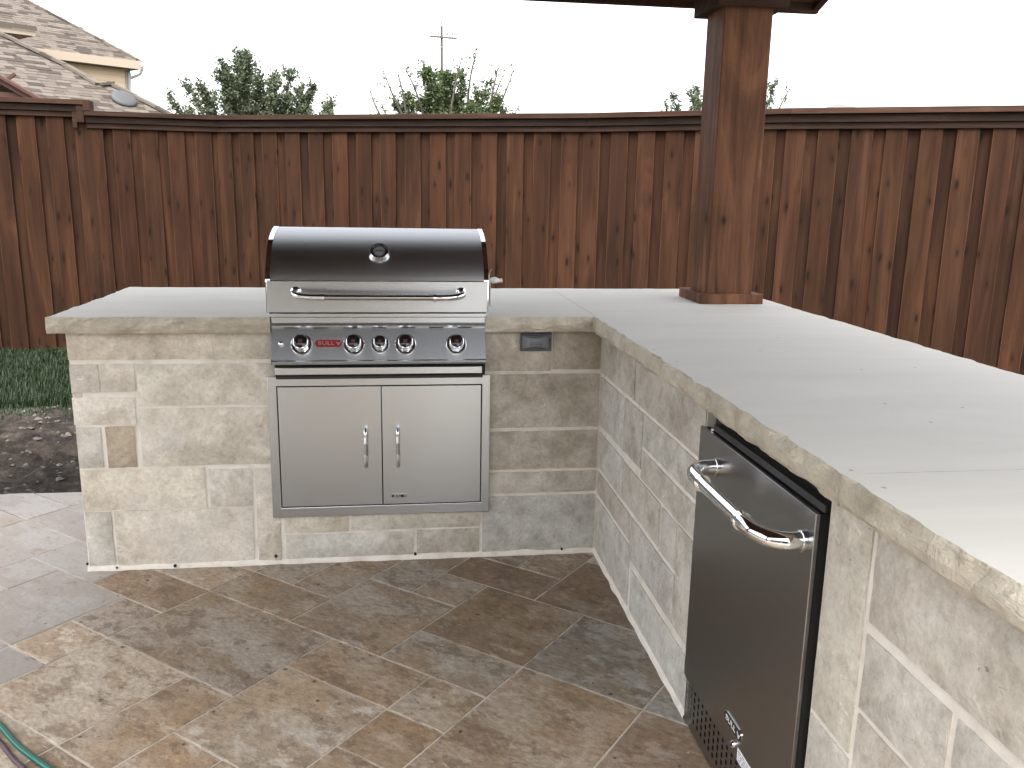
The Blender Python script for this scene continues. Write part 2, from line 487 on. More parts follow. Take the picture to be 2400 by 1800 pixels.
STONE = m_stone(); MORTAR = m_mortar(); SLAB = m_slab(); SLABE = m_slab_edge(); TRAV = m_travertine()
GROUT = m_grout(); TRAVP = m_travertine(True)
FENCE = m_wood('stained_cedar', (0.0225, 0.0092, 0.0043), (0.0310, 0.0130, 0.0062), (0.0395, 0.0172, 0.0086), True, 'z', 0.72, 0.85, (9.0, 9.0, 6.0), 0.067)
FENCEX = m_wood('stained_cedar_rail', (0.020, 0.0105, 0.0070), (0.030, 0.0158, 0.0105), (0.044, 0.0240, 0.0165), False, 'x', 0.4)
POSTW = m_wood('stained_post_cedar', (0.075, 0.033, 0.017), (0.128, 0.057, 0.030), (0.185, 0.086, 0.047), True, 'z', 0.6, 0.62, (6.0, 6.0, 3.4))
BEAMW = m_wood('dark_stained_beam', (0.030, 0.016, 0.011), (0.052, 0.027, 0.018), (0.075, 0.041, 0.027), False, 'x', 0.4)
STEEL = m_steel('brushed_stainless', (0.52, 0.545, 0.565), 0.27)
STEELV = m_steel('brushed_stainless_hood', (0.46, 0.46, 0.465), 0.29, (1.5, 30, 130), 0.85)
STEELF = m_steel('brushed_stainless_fridge', (0.30, 0.295, 0.29), 0.28, (1.5, 1.5, 130), 0.7)
CHROME = m_plain('chrome', (0.82, 0.83, 0.84), 0.06, 1.0)
SATIN = m_plain('satin_steel_bar', (0.42, 0.41, 0.40), 0.22, 1.0)
BLACK = m_plain('black_enamel', (0.012, 0.012, 0.013), 0.35)
BLACKM = m_plain('black_matt', (0.008, 0.008, 0.008), 0.8)
GLOSSB = m_plain('gloss_black_cap', (0.012, 0.011, 0.012), 0.12)
RED = m_plain('red_badge', (0.27, 0.005, 0.009), 0.5)
REDD = m_plain('red_emblem', (0.10, 0.005, 0.006), 0.55)
SILVER = m_plain('silver_letter', (0.36, 0.35, 0.35), 0.35, 0.8)
LETW = m_plain('pale_letter', (0.55, 0.55, 0.55), 0.4)
WHITE = m_plain('white_paper', (0.72, 0.72, 0.74), 0.8)
WRAP = m_plain('white_wrapping', (0.74, 0.73, 0.72), 0.5)
INK = m_plain('grey_print', (0.22, 0.24, 0.30), 0.8)
FACE = m_plain('gauge_face', (0.16, 0.165, 0.165), 0.4)
CREAM = m_plain('cream_siding', (0.70, 0.55, 0.39), 0.8)
TRIM = m_plain('pale_trim', (0.40, 0.325, 0.25), 0.7)
GUTTER = m_plain('white_gutter', (0.45, 0.45, 0.46), 0.5)
SOFFIT = m_plain('soffit', (0.12, 0.105, 0.09), 0.9)
SHING = m_shingle()
VENT = m_plain('grey_vent_dome', (0.058, 0.060, 0.063), 0.7)
DIRT = m_dirt(); GROUND = m_ground()
ROCK = m_plain('rock_chip', (0.115, 0.10, 0.085), 0.95)
GRASS = m_leaf('grass_blade', (0.008, 0.021, 0.005), (0.014, 0.034, 0.008), (0.032, 0.052, 0.017))
LEAF1 = m_leaf('leaf_grey_green', (0.036, 0.055, 0.026), (0.080, 0.105, 0.052), (0.160, 0.180, 0.105))
LEAF2 = m_leaf('leaf_fresh_green', (0.030, 0.052, 0.020), (0.072, 0.108, 0.038), (0.165, 0.185, 0.080))
BARK = m_plain('bark', (0.085, 0.07, 0.058), 0.95)
POLEW = m_plain('weathered_pole', (0.085, 0.068, 0.060), 0.9)
PLAST = NT('smoked_plastic').bs(Base_Color=(0.075, 0.08, 0.088, 1), Roughness=0.22).m
PLASTL = m_plain('grey_plastic_lid', (0.15, 0.16, 0.172), 0.25)
HOSEM = m_plain('teal_hose', (0.008, 0.085, 0.065), 0.4)
HOSES = m_plain('hose_stripe', (0.035, 0.20, 0.155), 0.4)
CORDM = m_plain('purple_brown_cord', (0.075, 0.035, 0.050), 0.5)

# ================================================================== GROUND
g = MB(); g.quadpts((-500, -500, -0.16), (500, -500, -0.16), (500, 500, -0.16), (-500, 500, -0.16))
tag(g.build('ground', GROUND), kind='structure')

def hmap(x, y, s, a): return mnoise.fractal(Vector((x*s, y*s, 3.1)), 1.0, 2.0, 4)*a
db = MB(); nx, ny = 150, 74
X0, X1, Y0, Y1 = -6.2, -0.9, 0.868, 3.05
def soil_z(x, y):
    k = min(1, (y-Y0)/0.12); q = max(0, min(1, (y-1.6)/1.3))
    return -0.055-0.062*q+(hmap(x, y, 1.6, 0.035)*(1-.6*q)+abs(hmap(x, y, 9, 0.075))*(1-.65*q))*k
for j in range(ny+1):
    for i in range(nx+1):
        x = X0+(X1-X0)*i/nx; y = Y0+(Y1-Y0)*j/ny
        z = soil_z(x, y)
        db.v.append((x, y, z))
for j in range(ny):
    for i in range(nx):
        a = j*(nx+1)+i; db.face((a, a+1, a+nx+2, a+nx+1))
tag(db.build('dirt_bed', DIRT, smooth=180), kind='structure')
lw = MB(); nx, ny = 60, 24
for j in range(ny+1):
    for i in range(nx+1):
        x = -7.5+6.6*i/nx; y = 2.55+2.4*j/ny
        lw.v.append((x, y, -0.105+hmap(x, y, 1.3, 0.02)))
for j in range(ny):
    for i in range(nx):
        a = j*(nx+1)+i; lw.face((a, a+1, a+nx+2, a+nx+1))
tag(lw.build('lawn', GROUND, smooth=180), kind='structure')
gb = MB()
for _ in range(70000):
    x = random.uniform(-5.6, -1.9); y = 2.35+2.5*random.random()**0.9
    edge = 2.85+0.25*mnoise.noise(Vector((x*1.7, 0, 1)))
    if y < edge and random.random() > 0.30*max(0, 1-(edge-y)/0.6): continue
    h = random.uniform(0.03, 0.09)*(0.6 if y < edge else 1.0); an = random.uniform(0, 6.28); wd = random.uniform(0.0018, 0.0038)
    lx, ly = math.cos(an)*h*random.uniform(0.1, 0.8), math.sin(an)*h*random.uniform(0.1, 0.8)
    z = -0.10
    dx, dy = -math.sin(an)*wd, math.cos(an)*wd
    n = len(gb.v)
    gb.v += [(x-dx, y-dy, z), (x+dx, y+dy, z), (x+lx*0.5+dx*.7, y+ly*0.5+dy*.7, z+h*0.65), (x+lx*0.5-dx*.7, y+ly*0.5-dy*.7, z+h*0.65), (x+lx, y+ly, z+h)]
    gb.face((n, n+1, n+2, n+3)); gb.face((n+3, n+2, n+4))
tag(gb.build('grass', GRASS, recalc=False), 'dark green grass growing between the dirt and the fence', 'grass', kind='stuff')
rk = MB()
for _ in range(1000):
    x = random.uniform(-4.2, -1.7); y = random.uniform(0.9, 3.1)
    s = random.choice([0.005, 0.006, 0.008, 0.01, 0.012, 0.016, 0.024])*random.uniform(0.7, 1.2)
    z = soil_z(x, y)+s*0.2
    n = len(rk.v)
    P = [Vector((random.uniform(-1, 1), random.uniform(-1, 1), random.uniform(-.35, .45))) for _ in range(4)]
    ra = random.uniform(0, 6.28)
    for (a, b, c_) in ((1, 0, 0), (-.5, .85, 0), (-.6, -.8, 0), (0, 0, .6), (.4, -.5, .4)):
        xx = a*math.cos(ra)-b*math.sin(ra); yy = a*math.sin(ra)+b*math.cos(ra)
        rk.v.append((x+xx*s*random.uniform(.7, 1.3), y+yy*s*random.uniform(.7, 1.3), z+c_*s*random.uniform(.6, 1.2)))
    for q in ((0, 1, 3), (1, 2, 3), (2, 4, 3), (4, 0, 3), (0, 4, 2, 1)): rk.face([n+i for i in q])
tag(rk.build('rubble', ROCK), 'pale rock chips scattered over the bare dirt', 'rubble', kind='stuff')

# ================================================================== PATIO
patio = MB().box(-6.0, 2.2, -8.0, 0.862, -0.14, -0.0022).build('patio', GROUT)
tag(patio, kind='structure')
U = 0.19; TA = R(-40); OX, OY = -0.950, -0.566
eu = Vector((math.cos(TA), math.sin(TA), 0)); ev = Vector((-math.sin(TA), math.cos(TA), 0))
occ = set()
tile_me = {}
GAP = 0.0016
def tile_mesh(wu, hv, var, mat):
    key = (wu, hv, var, mat.name)
    if key in tile_me: return tile_me[key]
    rr = random.Random(wu*31+hv*7+var*3)
    w_, h_ = wu*U/2-GAP, hv*U/2-GAP
    b = MB(); out = []
    for (ax, ay, bx, by, n) in ((-w_, -h_, w_, -h_, wu*4), (w_, -h_, w_, h_, hv*4), (w_, h_, -w_, h_, wu*4), (-w_, h_, -w_, -h_, hv*4)):
        for i in range(n):
            t = i/n; out.append((ax+(bx-ax)*t, ay+(by-ay)*t))
    k = len(out)
    for (ins, z) in ((0, -0.02), (0, -0.0022), (0.0022, 0.0)):
        for (x, y) in out:
            j = rr.uniform(0, 0.0016) if z > -0.01 else 0
            sx = (w_-ins-j)/w_; sy = (h_-ins-j)/h_
            b.v.append((x*sx, y*sy, z))
    for r_ in range(2):
        for i in range(k):
            j = (i+1) % k; b.face((r_*k+i, r_*k+j, (r_+1)*k+j, (r_+1)*k+i))
    b.face([2*k+i for i in range(k)])
    me = b.mesh('tile'); me.materials.append(mat)
    tile_me[key] = me
    return me
ntile = 0
def put_tile(u0, u1, v0, v1, tint=None):
    global ntile
    for a in range(u0, u1):
        for b in range(v0, v1):
            if (a, b) in occ: return False
    c = Vector((OX, OY, 0))+eu*((u0+u1)/2*U)+ev*((v0+v1)/2*U)
    for a in range(u0, u1):
        for b in range(v0, v1): occ.add((a, b))
    if c.x < -3.9 or c.x > 0.25 or c.y < -3.4 or c.y > 1.4: return True
    # nothing lies under the counter legs but a margin
    rad = 0.5*U*max(u1-u0, v1-v0)*1.3
    if c.x > -1.80+rad and c.y > 0.06+rad: return True
    if c.x > 0.06+rad: return True
    if min((Vector((OX, OY, 0))+eu*(a*U)+ev*(b*U)).y for a in (u0, u1) for b in (v0, v1)) > 0.855: return True
    far = any((Vector((OX, OY, 0))+eu*(a*U)+ev*(b*U)).y > 0.862 for a in (u0, u1) for b in (v0, v1))
    rn = random.Random(ntile*13+5)
    if tint is None:
        k = rn.uniform(0.85, 1.15); tint = (k*rn.uniform(0.97, 1.03), k, k*rn.uniform(0.94, 1.04))
    mat = TRAV
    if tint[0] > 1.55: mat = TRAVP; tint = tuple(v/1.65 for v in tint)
    lw_ = tint
    me = tile_mesh(u1-u0, v1-v0, ntile % 3, mat)
    if far:                         # cut at the patio's straight far edge
        bm = bmesh.new(); bm.from_mesh(me)
        M_ = Matrix.Translation(c) @ Matrix.Rotation(TA, 4, 'Z')
        inv = M_.inverted()
        bmesh.ops.bisect_plane(bm, geom=bm.verts[:]+bm.edges[:]+bm.faces[:], plane_co=inv @ Vector((0, 0.862, 0)),
                               plane_no=(inv.to_3x3() @ Vector((0, 1, 0))), clear_outer=True)
        if len(bm.faces) == 0: bm.free(); return True
        ed = [e for e in bm.edges if e.is_boundary]
        if ed: bmesh.ops.holes_fill(bm, edges=ed)
        me = bpy.data.meshes.new('tile'); bm.to_mesh(me); bm.free(); me.materials.append(mat)
    o = inst('tile', me, (c.x, c.y, rn.uniform(-0.0008, 0.0008)), (0, 0, TA), patio, color=(*lw_, 1))
    ntile += 1
    return True
LT = (1.66, 1.65, 1.66); LM = (1.56, 1.54, 1.52); BR = (1.06, 0.97, 0.87); GR_ = (0.80, 0.86, 0.90); RG = (1.0, 1.0, 1.0)  # LT and LM: pale left tiles, their brightness partly painted-in daylight
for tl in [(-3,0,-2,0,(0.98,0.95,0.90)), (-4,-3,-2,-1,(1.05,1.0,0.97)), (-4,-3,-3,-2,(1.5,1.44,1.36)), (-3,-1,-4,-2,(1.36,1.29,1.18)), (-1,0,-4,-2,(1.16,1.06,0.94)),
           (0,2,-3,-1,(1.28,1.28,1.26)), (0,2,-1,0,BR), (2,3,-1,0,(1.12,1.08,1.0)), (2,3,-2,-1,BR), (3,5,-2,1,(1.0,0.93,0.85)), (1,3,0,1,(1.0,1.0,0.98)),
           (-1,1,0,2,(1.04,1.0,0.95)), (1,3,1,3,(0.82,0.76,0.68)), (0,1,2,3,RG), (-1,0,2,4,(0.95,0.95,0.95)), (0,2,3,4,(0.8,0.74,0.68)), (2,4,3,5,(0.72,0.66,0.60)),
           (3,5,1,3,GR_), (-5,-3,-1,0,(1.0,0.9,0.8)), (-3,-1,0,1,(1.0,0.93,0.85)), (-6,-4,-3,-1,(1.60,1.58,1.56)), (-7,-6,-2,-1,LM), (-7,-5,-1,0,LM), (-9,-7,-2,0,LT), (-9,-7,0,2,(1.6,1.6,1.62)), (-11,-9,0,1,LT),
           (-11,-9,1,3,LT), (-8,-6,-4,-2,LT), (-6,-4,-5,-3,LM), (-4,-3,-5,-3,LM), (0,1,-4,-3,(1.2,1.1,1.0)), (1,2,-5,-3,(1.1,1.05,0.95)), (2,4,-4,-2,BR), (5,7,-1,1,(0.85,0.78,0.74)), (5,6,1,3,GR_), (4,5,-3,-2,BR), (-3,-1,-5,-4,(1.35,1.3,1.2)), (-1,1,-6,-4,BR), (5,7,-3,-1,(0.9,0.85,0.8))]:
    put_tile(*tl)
rnf = random.Random(11)
for vv in range(-26, 14):
    for uu in range(-26, 26):
        if (uu, vv) in occ: continue
        opts = [(2,3),(3,2),(2,2),(2,2),(1,2),(2,1)]; rnf.shuffle(opts); opts.append((1,1))
        P = Vector((OX, OY, 0))+eu*(uu*U)+ev*(vv*U)
        for a, b in opts:
            if all((uu+i, vv+j) not in occ for i in range(a) for j in range(b)):
                k = rnf.uniform(0.85, 1.2) if P.x > -1.7 else rnf.uniform(1.58, 1.7)  # fill tiles on the left go paler, partly for painted-in daylight
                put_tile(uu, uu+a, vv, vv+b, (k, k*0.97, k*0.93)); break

# ================================================================== ISLAND
H = 0.92; T = 0.0545
isl = empty('kitchen_island', (-0.6, 0.3, 0), 'L-shaped outdoor kitchen island of pale limestone blocks with white slab top', 'kitchen island')
ZT = H-T-0.0005
core = MB()
core.box(-1.8435, -1.168, 0.004, 0.80, 0, ZT)            # left of the grill
core.box(-1.168, -0.434, 0.004, 0.80, 0, 0.690)         # under the grill
core.box(-0.434, 0.004, 0.004, 0.80, 0, ZT)
core.box(-1.168, -0.434, 0.55, 0.80, 0.690, ZT)
core.box(0.004, 0.76, -1.084, 0.80, 0, ZT)              # right leg
core.box(0.004, 0.76, -3.70, -1.698, 0, ZT)
core.box(0.62, 0.76, -1.698, -1.084, 0, ZT)
core.build('mortar_core', MORTAR, isl)
foot = MB()                                               # smeared mortar along the base
def smear(a, b, nrm):
    a = Vector(a); b = Vector(b); n = int((b-a).length/0.02); nrm = Vector(nrm); base = len(foot.v)
    for i in range(n+1):
        p = a+(b-a)*(i/n); q1 = 0.007+0.006*mnoise.noise(p*14); q2 = 0.016+0.010*mnoise.noise(p*9+Vector((3, 1, 0)))
        foot.v += [tuple(p+nrm*max(0.003, q1)+Vector((0, 0, 0.0005))), tuple(p+nrm*max(0.0055, q1*0.8)+Vector((0, 0, q2*0.6))), tuple(p+nrm*(-0.004)+Vector((0, 0, max(0.006, q2*1.3))))]
    for i in range(n):
        for k in range(2):
            s_ = base+i*3+k; foot.face((s_, s_+3, s_+4, s_+1))
smear((-1.846, 0, 0), (0, 0, 0), (0, -1, 0)); smear((0, 0, 0), (0, -1.082, 0), (-1, 0, 0)); smear((0, -1.70, 0), (0, -3.6, 0), (-1, 0, 0))
foot.build('base_mortar', MORTAR, isl, smooth=180)

sr = random.Random(3)
def stone_block(P0, ex, ez, en, w_, h_, depth, tint, rough=0.0026):
    """block with its corner P0, face axes ex (w_) and ez (h_), outward normal en; worn uneven edge and face"""
    nx = max(4, int(w_/0.028)); nz = max(3, int(h_/0.028))
    b = MB(); off = Vector((sr.uniform(0, 50), sr.uniform(0, 50), sr.uniform(0, 50)))
    prd = sr.uniform(0.001, 0.0075)
    for j in range(nz+1):
        for i in range(nx+1):
            u = w_*i/nx; v = h_*j/nz
            e = min(u, w_-u, v, h_-v)
            pos = Vector((u*9, v*9, 0))+off
            d = prd+rough*1.3*mnoise.fractal(pos, 1.0, 2.0, 3)
            if e < 1e-6:
                d = -0.0005
                u += 0.0022*mnoise.noise(Vector((v*45, u*11, 1))+off) if i in (0, nx) else 0
                v += 0.0022*mnoise.noise(Vector((u*45, v*11, 5))+off) if j in (0, nz) else 0
            elif e < 0.03:
                u = u; d *= 0.85
            b.v.append(tuple(P0+ex*u+ez*v+en*d))
    for j in range(nz):
        for i in range(nx):
            a = j*(nx+1)+i; b.face((a, a+1, a+nx+2, a+nx+1))
    # sides
    per = [i for i in range(nx+1)]+[(j+1)*(nx+1)-1 for j in range(1, nz+1)]+[nz*(nx+1)+i for i in range(nx-1, -1, -1)]+[j*(nx+1) for j in range(nz-1, 0, -1)]
    n0 = len(b.v)
    for q in per: b.v.append(tuple(Vector(b.v[q])-en*depth))
    k = len(per)
    for i in range(k):
        j = (i+1) % k; b.face((per[i], per[j], n0+j, n0+i))
    o = b.build('stone', STONE, isl, smooth=35)
    o.color = (*tint, 1)
    return o
W1 = (1.06, 1.04, 1.00); W2 = (1.0, 0.99, 0.96); GRY = (0.84, 0.85, 0.84); BRN = (0.74, 0.66, 0.56); GB = (0.80, 0.77, 0.73); LG = (0.94, 0.95, 0.95)
front = [(-1.846,-1.373,.768,.864,(1.04,1.0,.93)), (-1.366,-1.168,.768,.864,(.95,.92,.85)), (-1.845,-1.753,.654,.752,GB), (-1.747,-1.636,.656,.753,W1), (-1.629,-1.168,.605,.751,(1.0,.985,.93)),
         (-1.846,-1.642,.54,.636,W1), (-1.842,-1.763,.385,.531,LG), (-1.747,-1.651,.384,.532,BRN), (-1.63,-1.17,.386,.595,(.98,.955,.90)),
         (-1.841,-1.425,.227,.377,(1.02,.985,.91)), (-1.411,-1.264,.228,.370,W2), (-1.252,-1.172,.014,.370,W1),
         (-1.838,-1.752,.020,.220,GRY), (-1.742,-1.268,.017,.222,(.97,.94,.89)),
         (-1.158,-.928,.118,.200,(.93,.91,.84)), (-.917,-.442,.122,.200,(.90,.90,.86)), (-1.154,-.691,.019,.110,GRY), (-.678,-.445,.021,.114,(.82,.83,.80)), (-.433,-.004,.016,.236,(.76,.79,.80)),
         (-.430,-.188,.716,.864,(.93,.90,.84)), (-.182,-.003,.720,.864,(.72,.68,.63)), (-.428,-.003,.502,.703,(.82,.80,.75)), (-.428,-.003,.342,.488,(.76,.735,.68)), (-.428,-.003,.249,.330,(.80,.80,.78))]
EX, EY, EZ = Vector((1, 0, 0)), Vector((0, 1, 0)), Vector((0, 0, 1))
for x0, x1, z0, z1, tn in front:
    if tn is not BRN: tn = tuple(v*.95+.04 for v in tn)
    stone_block(Vector((x0, 0, z0)), EX, EZ, -EY, x1-x0, z1-z0, 0.05, tn)
right = [(-.444,-.010,.709,.864,(.74,.735,.72)), (-1.080,-.455,.709,.864,(.72,.71,.70)),
         (-.345,-.010,.512,.692,(.80,.82,.83)), (-.556,-.350,.516,.694,(.66,.655,.65)), (-1.080,-.562,.596,.696,(.83,.85,.86)), (-1.080,-.562,.492,.580,(.82,.82,.81)),
         (-.352,-.012,.348,.484,(.82,.84,.85)), (-.768,-.362,.350,.480,(.76,.75,.72)), (-.918,-.782,.346,.478,(.84,.85,.86)),
         (-.465,-.012,.244,.330,(.74,.72,.70)), (-.480,-.014,.018,.226,(.84,.86,.87)), (-.926,-.480,.190,.330,(.76,.77,.78)),
         (-1.080,-.930,.190,.482,(.84,.83,.81)), (-1.080,-.512,.018,.160,(.82,.84,.85)),
         (-1.836,-1.704,.437,.864,(.86,.85,.80)), (-2.45,-1.852,.686,.864,(.86,.85,.82)), (-2.066,-1.852,.534,.664,(.84,.84,.83)), (-2.50,-2.082,.470,.664,(.80,.80,.79)),
         (-2.066,-1.852,.300,.522,(.86,.84,.81)), (-1.838,-1.704,.200,.425,(.92,.93,.94)), (-1.838,-1.704,.018,.190,W2), (-2.066,-1.852,.018,.288,GRY), (-2.50,-2.082,.250,.458,GB), (-2.50,-2.082,.018,.238,GRY),
         (-3.0,-2.466,.560,.864,GRY), (-3.6,-3.012,.560,.864,GB), (-3.0,-2.516,.300,.548,W2), (-3.0,-2.516,.018,.288,GRY), (-3.6,-3.012,.018,.548,LG)]
for y0, y1, z0, z1, tn in right:
    tn = tuple(v*.80+.17 for v in tn)
    stone_block(Vector((0, y1, z0)), -EY, EZ, -EX, y1-y0, z1-z0, 0.05, tn)
# returns: left end and back faces of the island
for k, (z0, z1) in enumerate(((.02, .222), (.228, .375), (.386, .532), (.54, .752), (.768, .864))):
    c0 = 0.30+0.13*((k*7) % 3)
    for (y0, y1) in ((0.004, c0), (c0+0.012, 0.80)):
        stone_block(Vector((-1.842, y1, z0)), -EY, EZ, -EX, y1-y0, z1-z0, 0.03, (.95, .94, .9))
# weep holes in the base joint
wh = MB().lathe((0, 0, 0), (0, -1, 0), [(0.004, -0.004), (0.0044, 0.0)], 10).mesh('weep_hole'); wh.materials.append(BLACKM)
for x, z, s in ((-1.843, .032, 1), (-1.745, .013, .8), (-1.545, .012, 1.3), (-1.19, .035, 1.3), (-.684, .024, 1.3), (-.128, .022, 1.1)):
    inst('weep_hole', wh, (x, -0.0105, z), parent=isl, scale=(s, 1, s*1.15))

# countertop slabs with chiselled edges
def slab(name, outline, chis, top=SLAB):
    """outline: ccw (x, y) corners; chis[i]: edge i->i+1 is rock-faced"""
    pts = []; nrm = []; rough = []
    k = len(outline)
    for i in range(k):
        a = Vector((*outline[i], 0)); b_ = Vector((*outline[(i+1) % k], 0)); d = (b_-a); L = d.length; d.normalize()
        nn = Vector((d.y, -d.x, 0)); n = max(1, int(L/0.022)) if chis[i] else max(1, int(L/0.3))
        for q in range(n):
            pts.append(a+(b_-a)*(q/n)); nrm.append(nn); rough.append((1.0 if chis[i] else 0.0)*(0.35 if q == 0 else 1))
    N = len(pts); b = MB()
    levels = [(0.0, -0.006), (0.22, 0.002), (0.48, 0.004), (0.74, 0.002), (0.93, -0.0015), (1.0, -0.005)]
    for t, o_ in levels:
        z = H-T+T*t
        for p, nn, rg in zip(pts, nrm, rough):
            d = rg*(o_+0.0085*mnoise.fractal(Vector((p.x*17, p.y*17, z*32)), 1.0, 2.0, 3)+(0.003*mnoise.noise(Vector((p.x*30, p.y*30, 9))) if t >= 0.93 else 0))
            zz = z+(rg*0.002*mnoise.noise(Vector((p.x*25, p.y*25, z*50+4))) if 0 < t < 1 else 0)
            b.v.append(tuple(p+nn*d+Vector((0, 0, zz))))
    for l in range(len(levels)-1):
        for i in range(N):
            j = (i+1) % N; b.face((l*N+i, l*N+j, (l+1)*N+j, (l+1)*N+i))
    b.cur = 0
    nf = len(b.f)
    b.mi = [1]*nf
    b.cur = 0
    b.face([(len(levels)-1)*N+i for i in range(N)])
    b.cur = 1
    b.face([i for i in range(N)][::-1])
    return b.build(name, [top, SLABE], isl)
XS = -0.0365
slab('countertop_slab', [(-1.889, -.045), (-1.170, -.045), (-1.170, .56), (-.434, .56), (-.434, -.045), (XS-0.0008, -.045), (XS-0.0008, .885), (-1.889, .885)], [1, 0, 0, 0, 1, 0, 1, 1])
slab('countertop_slab', [(-.048, -1.8088), (.824, -1.8088), (.824, .885), (XS+0.0008, .885), (XS+0.0008, -.045), (-.048, -.045)], [0, 1, 1, 0, 0, 1])
slab('countertop_slab', [(-.048, -3.75), (.824, -3.75), (.824, -1.8104), (-.048, -1.8104)], [1, 1, 0, 1])

# outlet cover
ob = empty('outlet_cover', (-.247, -0.004, .79), 'dark smoked plastic outlet cover under the short countertop beside the grill', 'outlet cover')
box('back_plate', PLAST, ob, -.304, -.190, -.014, -.003, .791, .857, 0.003)
lid = MB()
NX = 12
for i in range(NX+1):
    x = -.298+.096*i/NX; t = i/NX
    pin = 0.006*(1-(2*t-1)**2); bul = 0.012*(1-(2*t-1)**4)
    for (z, y) in ((.797+pin, -.0145), (.803+pin, -.018-bul), (.845-pin, -.018-bul), (.851-pin, -.0145)):
        lid.v.append((x, y, z))
for i in range(NX):
    for k in range(3):
        a = i*4+k; lid.face((a, a+4, a+5, a+1))
lid.face((0, 1, 2, 3)); lid.face([NX*4+i for i in (3, 2, 1, 0)])
lid.build('hinged_lid', PLASTL, ob, smooth=40)
MB().tube([(-.303, -.017, .853), (-.191, -.017, .853)], 0.0042, 8).build('hinge', PLAST, ob)
box('latch', BLACK, ob, -.199, -.193, -.024, -.013, .826, .836, 0.001)
for z in (.811, .817, .823): box('rib', PLAST, ob, -.272, -.226, -.0315, -.0295, z, z+.0022)

# ================================================================== GRILL
gr = empty('gas_grill', (-.80, .2, .92), 'stainless built-in gas grill with domed hood and five knobs', 'grill')
GX0, GX1 = -1.178, -.426
prof = [(-.060, .937), (-.060, 1.0445)]
arc = []
P0, P1, P2 = Vector((-.057, 1.046)), Vector((-.010, 1.190)), Vector((.225, 1.212))
for i in range(29):
    t = i/28; q = P0*(1-t)**2+P1*(2*t*(1-t))+P2*t*t; arc.append((q.x, q.y))
back = [(.40, 1.200), (.50, 1.12), (.52, .937)]
def sheet(pf, x0, x1, name, mat, smooth=30, parent=gr, off=0.0):
    b = MB(); n = len(pf)
    for x in (x0, x1):
        for y, z in pf: b.v.append((x, y, z))
    for i in range(n-1): b.face((i, i+1, n+i+1, n+i))
    b.face(list(range(n))); b.face([n+i for i in range(n)][::-1])
    b.face((n-1, 0, n, 2*n-1))
    return b.build(name, mat, parent, smooth=smooth)
# front face with its return, then curved lid skin, then polished end bands
hood = sheet(arc+back, GX0+.016, GX1-.016, 'hood', STEELV, 24)
box('hood_front', STEEL, gr, GX0+.003, GX1-.003, -.062, .03, .937, 1.0455, 0.0025)
capp = [(y-0.0022 if z < 1.1 else y-0.001, z+(0.002 if y > 0.0 else 0.0006)) for y, z in arc]+[(.402, 1.203), (.503, 1.122), (.523, .937)]
hx0 = sheet([(-.060, .938)]+capp, GX0, GX0+.0158, 'hood_end_cap', CHROME, 24)
hx1 = sheet([(-.060, .938)]+capp, GX1-.0158, GX1, 'hood_end_cap', CHROME, 24)
box('firebox_rim', STEEL, gr, GX0+.006, GX1-.006, -.066, .53, .922, .9355, 0.002)
# handle of the hood
hp = spline([(-1.078, -.062, 1.008), (-1.083, -.085, 1.004), (-1.070, -.103, 1.000), (-1.035, -.108, .996), (-.985, -.108, .995)], 6)
for sgn in (0, 1):
    q = [Vector((-.80+(1 if sgn else -1)*abs(v.x+.80), v.y, v.z-(0.001 if sgn else 0))) for v in hp]
    n = len(q); rads = [0.0125-0.0015*min(1, i/6) for i in range(n)]
    o = MB().tube(q, rads, 16).build('handle_end', CHROME, gr, smooth=50)
    MB().lathe((q[0].x, -.0615, q[0].z), (0, -1, 0), [(.018, 0), (.018, .003), (.014, .006)], 20).build('handle_flange', CHROME, o, smooth=40)
    MB().lathe(tuple(q[-1]), (1 if q[-1].x < -.8 else -1, 0, 0), [(.0135, -.006), (.0135, .004)], 18).build('handle_collar', CHROME, o, smooth=40)
MB().tube([(-1.0, -.108, .995), (-.60, -.108, .994)], .0092, 18).build('handle_bar', SATIN, gr, smooth=50)
# thermometer
gd = Vector((0, -.78, .62)).normalized(); gc = Vector((-.80, -.002, 1.132))
th = MB().lathe(gc, gd, [(.0375, -.01), (.0375, .003), (.033, .010), (.030, .022), (.026, .024), (.025, .018)], 32, (1, 0, 0)).build('thermometer', CHROME, gr, smooth=40)
MB().lathe(gc+gd*.0172, gd, [(.0258, 0), (.0258, .0012)], 28, (1, 0, 0)).build('dial_rim', BLACK, th)
MB().lathe(gc+gd*.0175, gd, [(.0195, 0), (.0195, .0018)], 28, (1, 0, 0)).build('dial_face', FACE, th)
sx = gd.cross(Vector((1, 0, 0))).normalized()
MB().obox(gc+gd*.0205, Vector((1, .0, 0)), sx, gd, .014, .0012, .0006).build('needle', BLACK, th)
for k in range(7):
    an = R(200-k*36.7); rr_ = .0160
    MB().obox(gc+gd*.0200+Vector((1, 0, 0))*math.cos(an)*rr_-sx*math.sin(an)*rr_*-1, Vector((1, 0, 0)), sx, gd, .0012, .0012, .0004).build('tick_mark', BLACK, th)
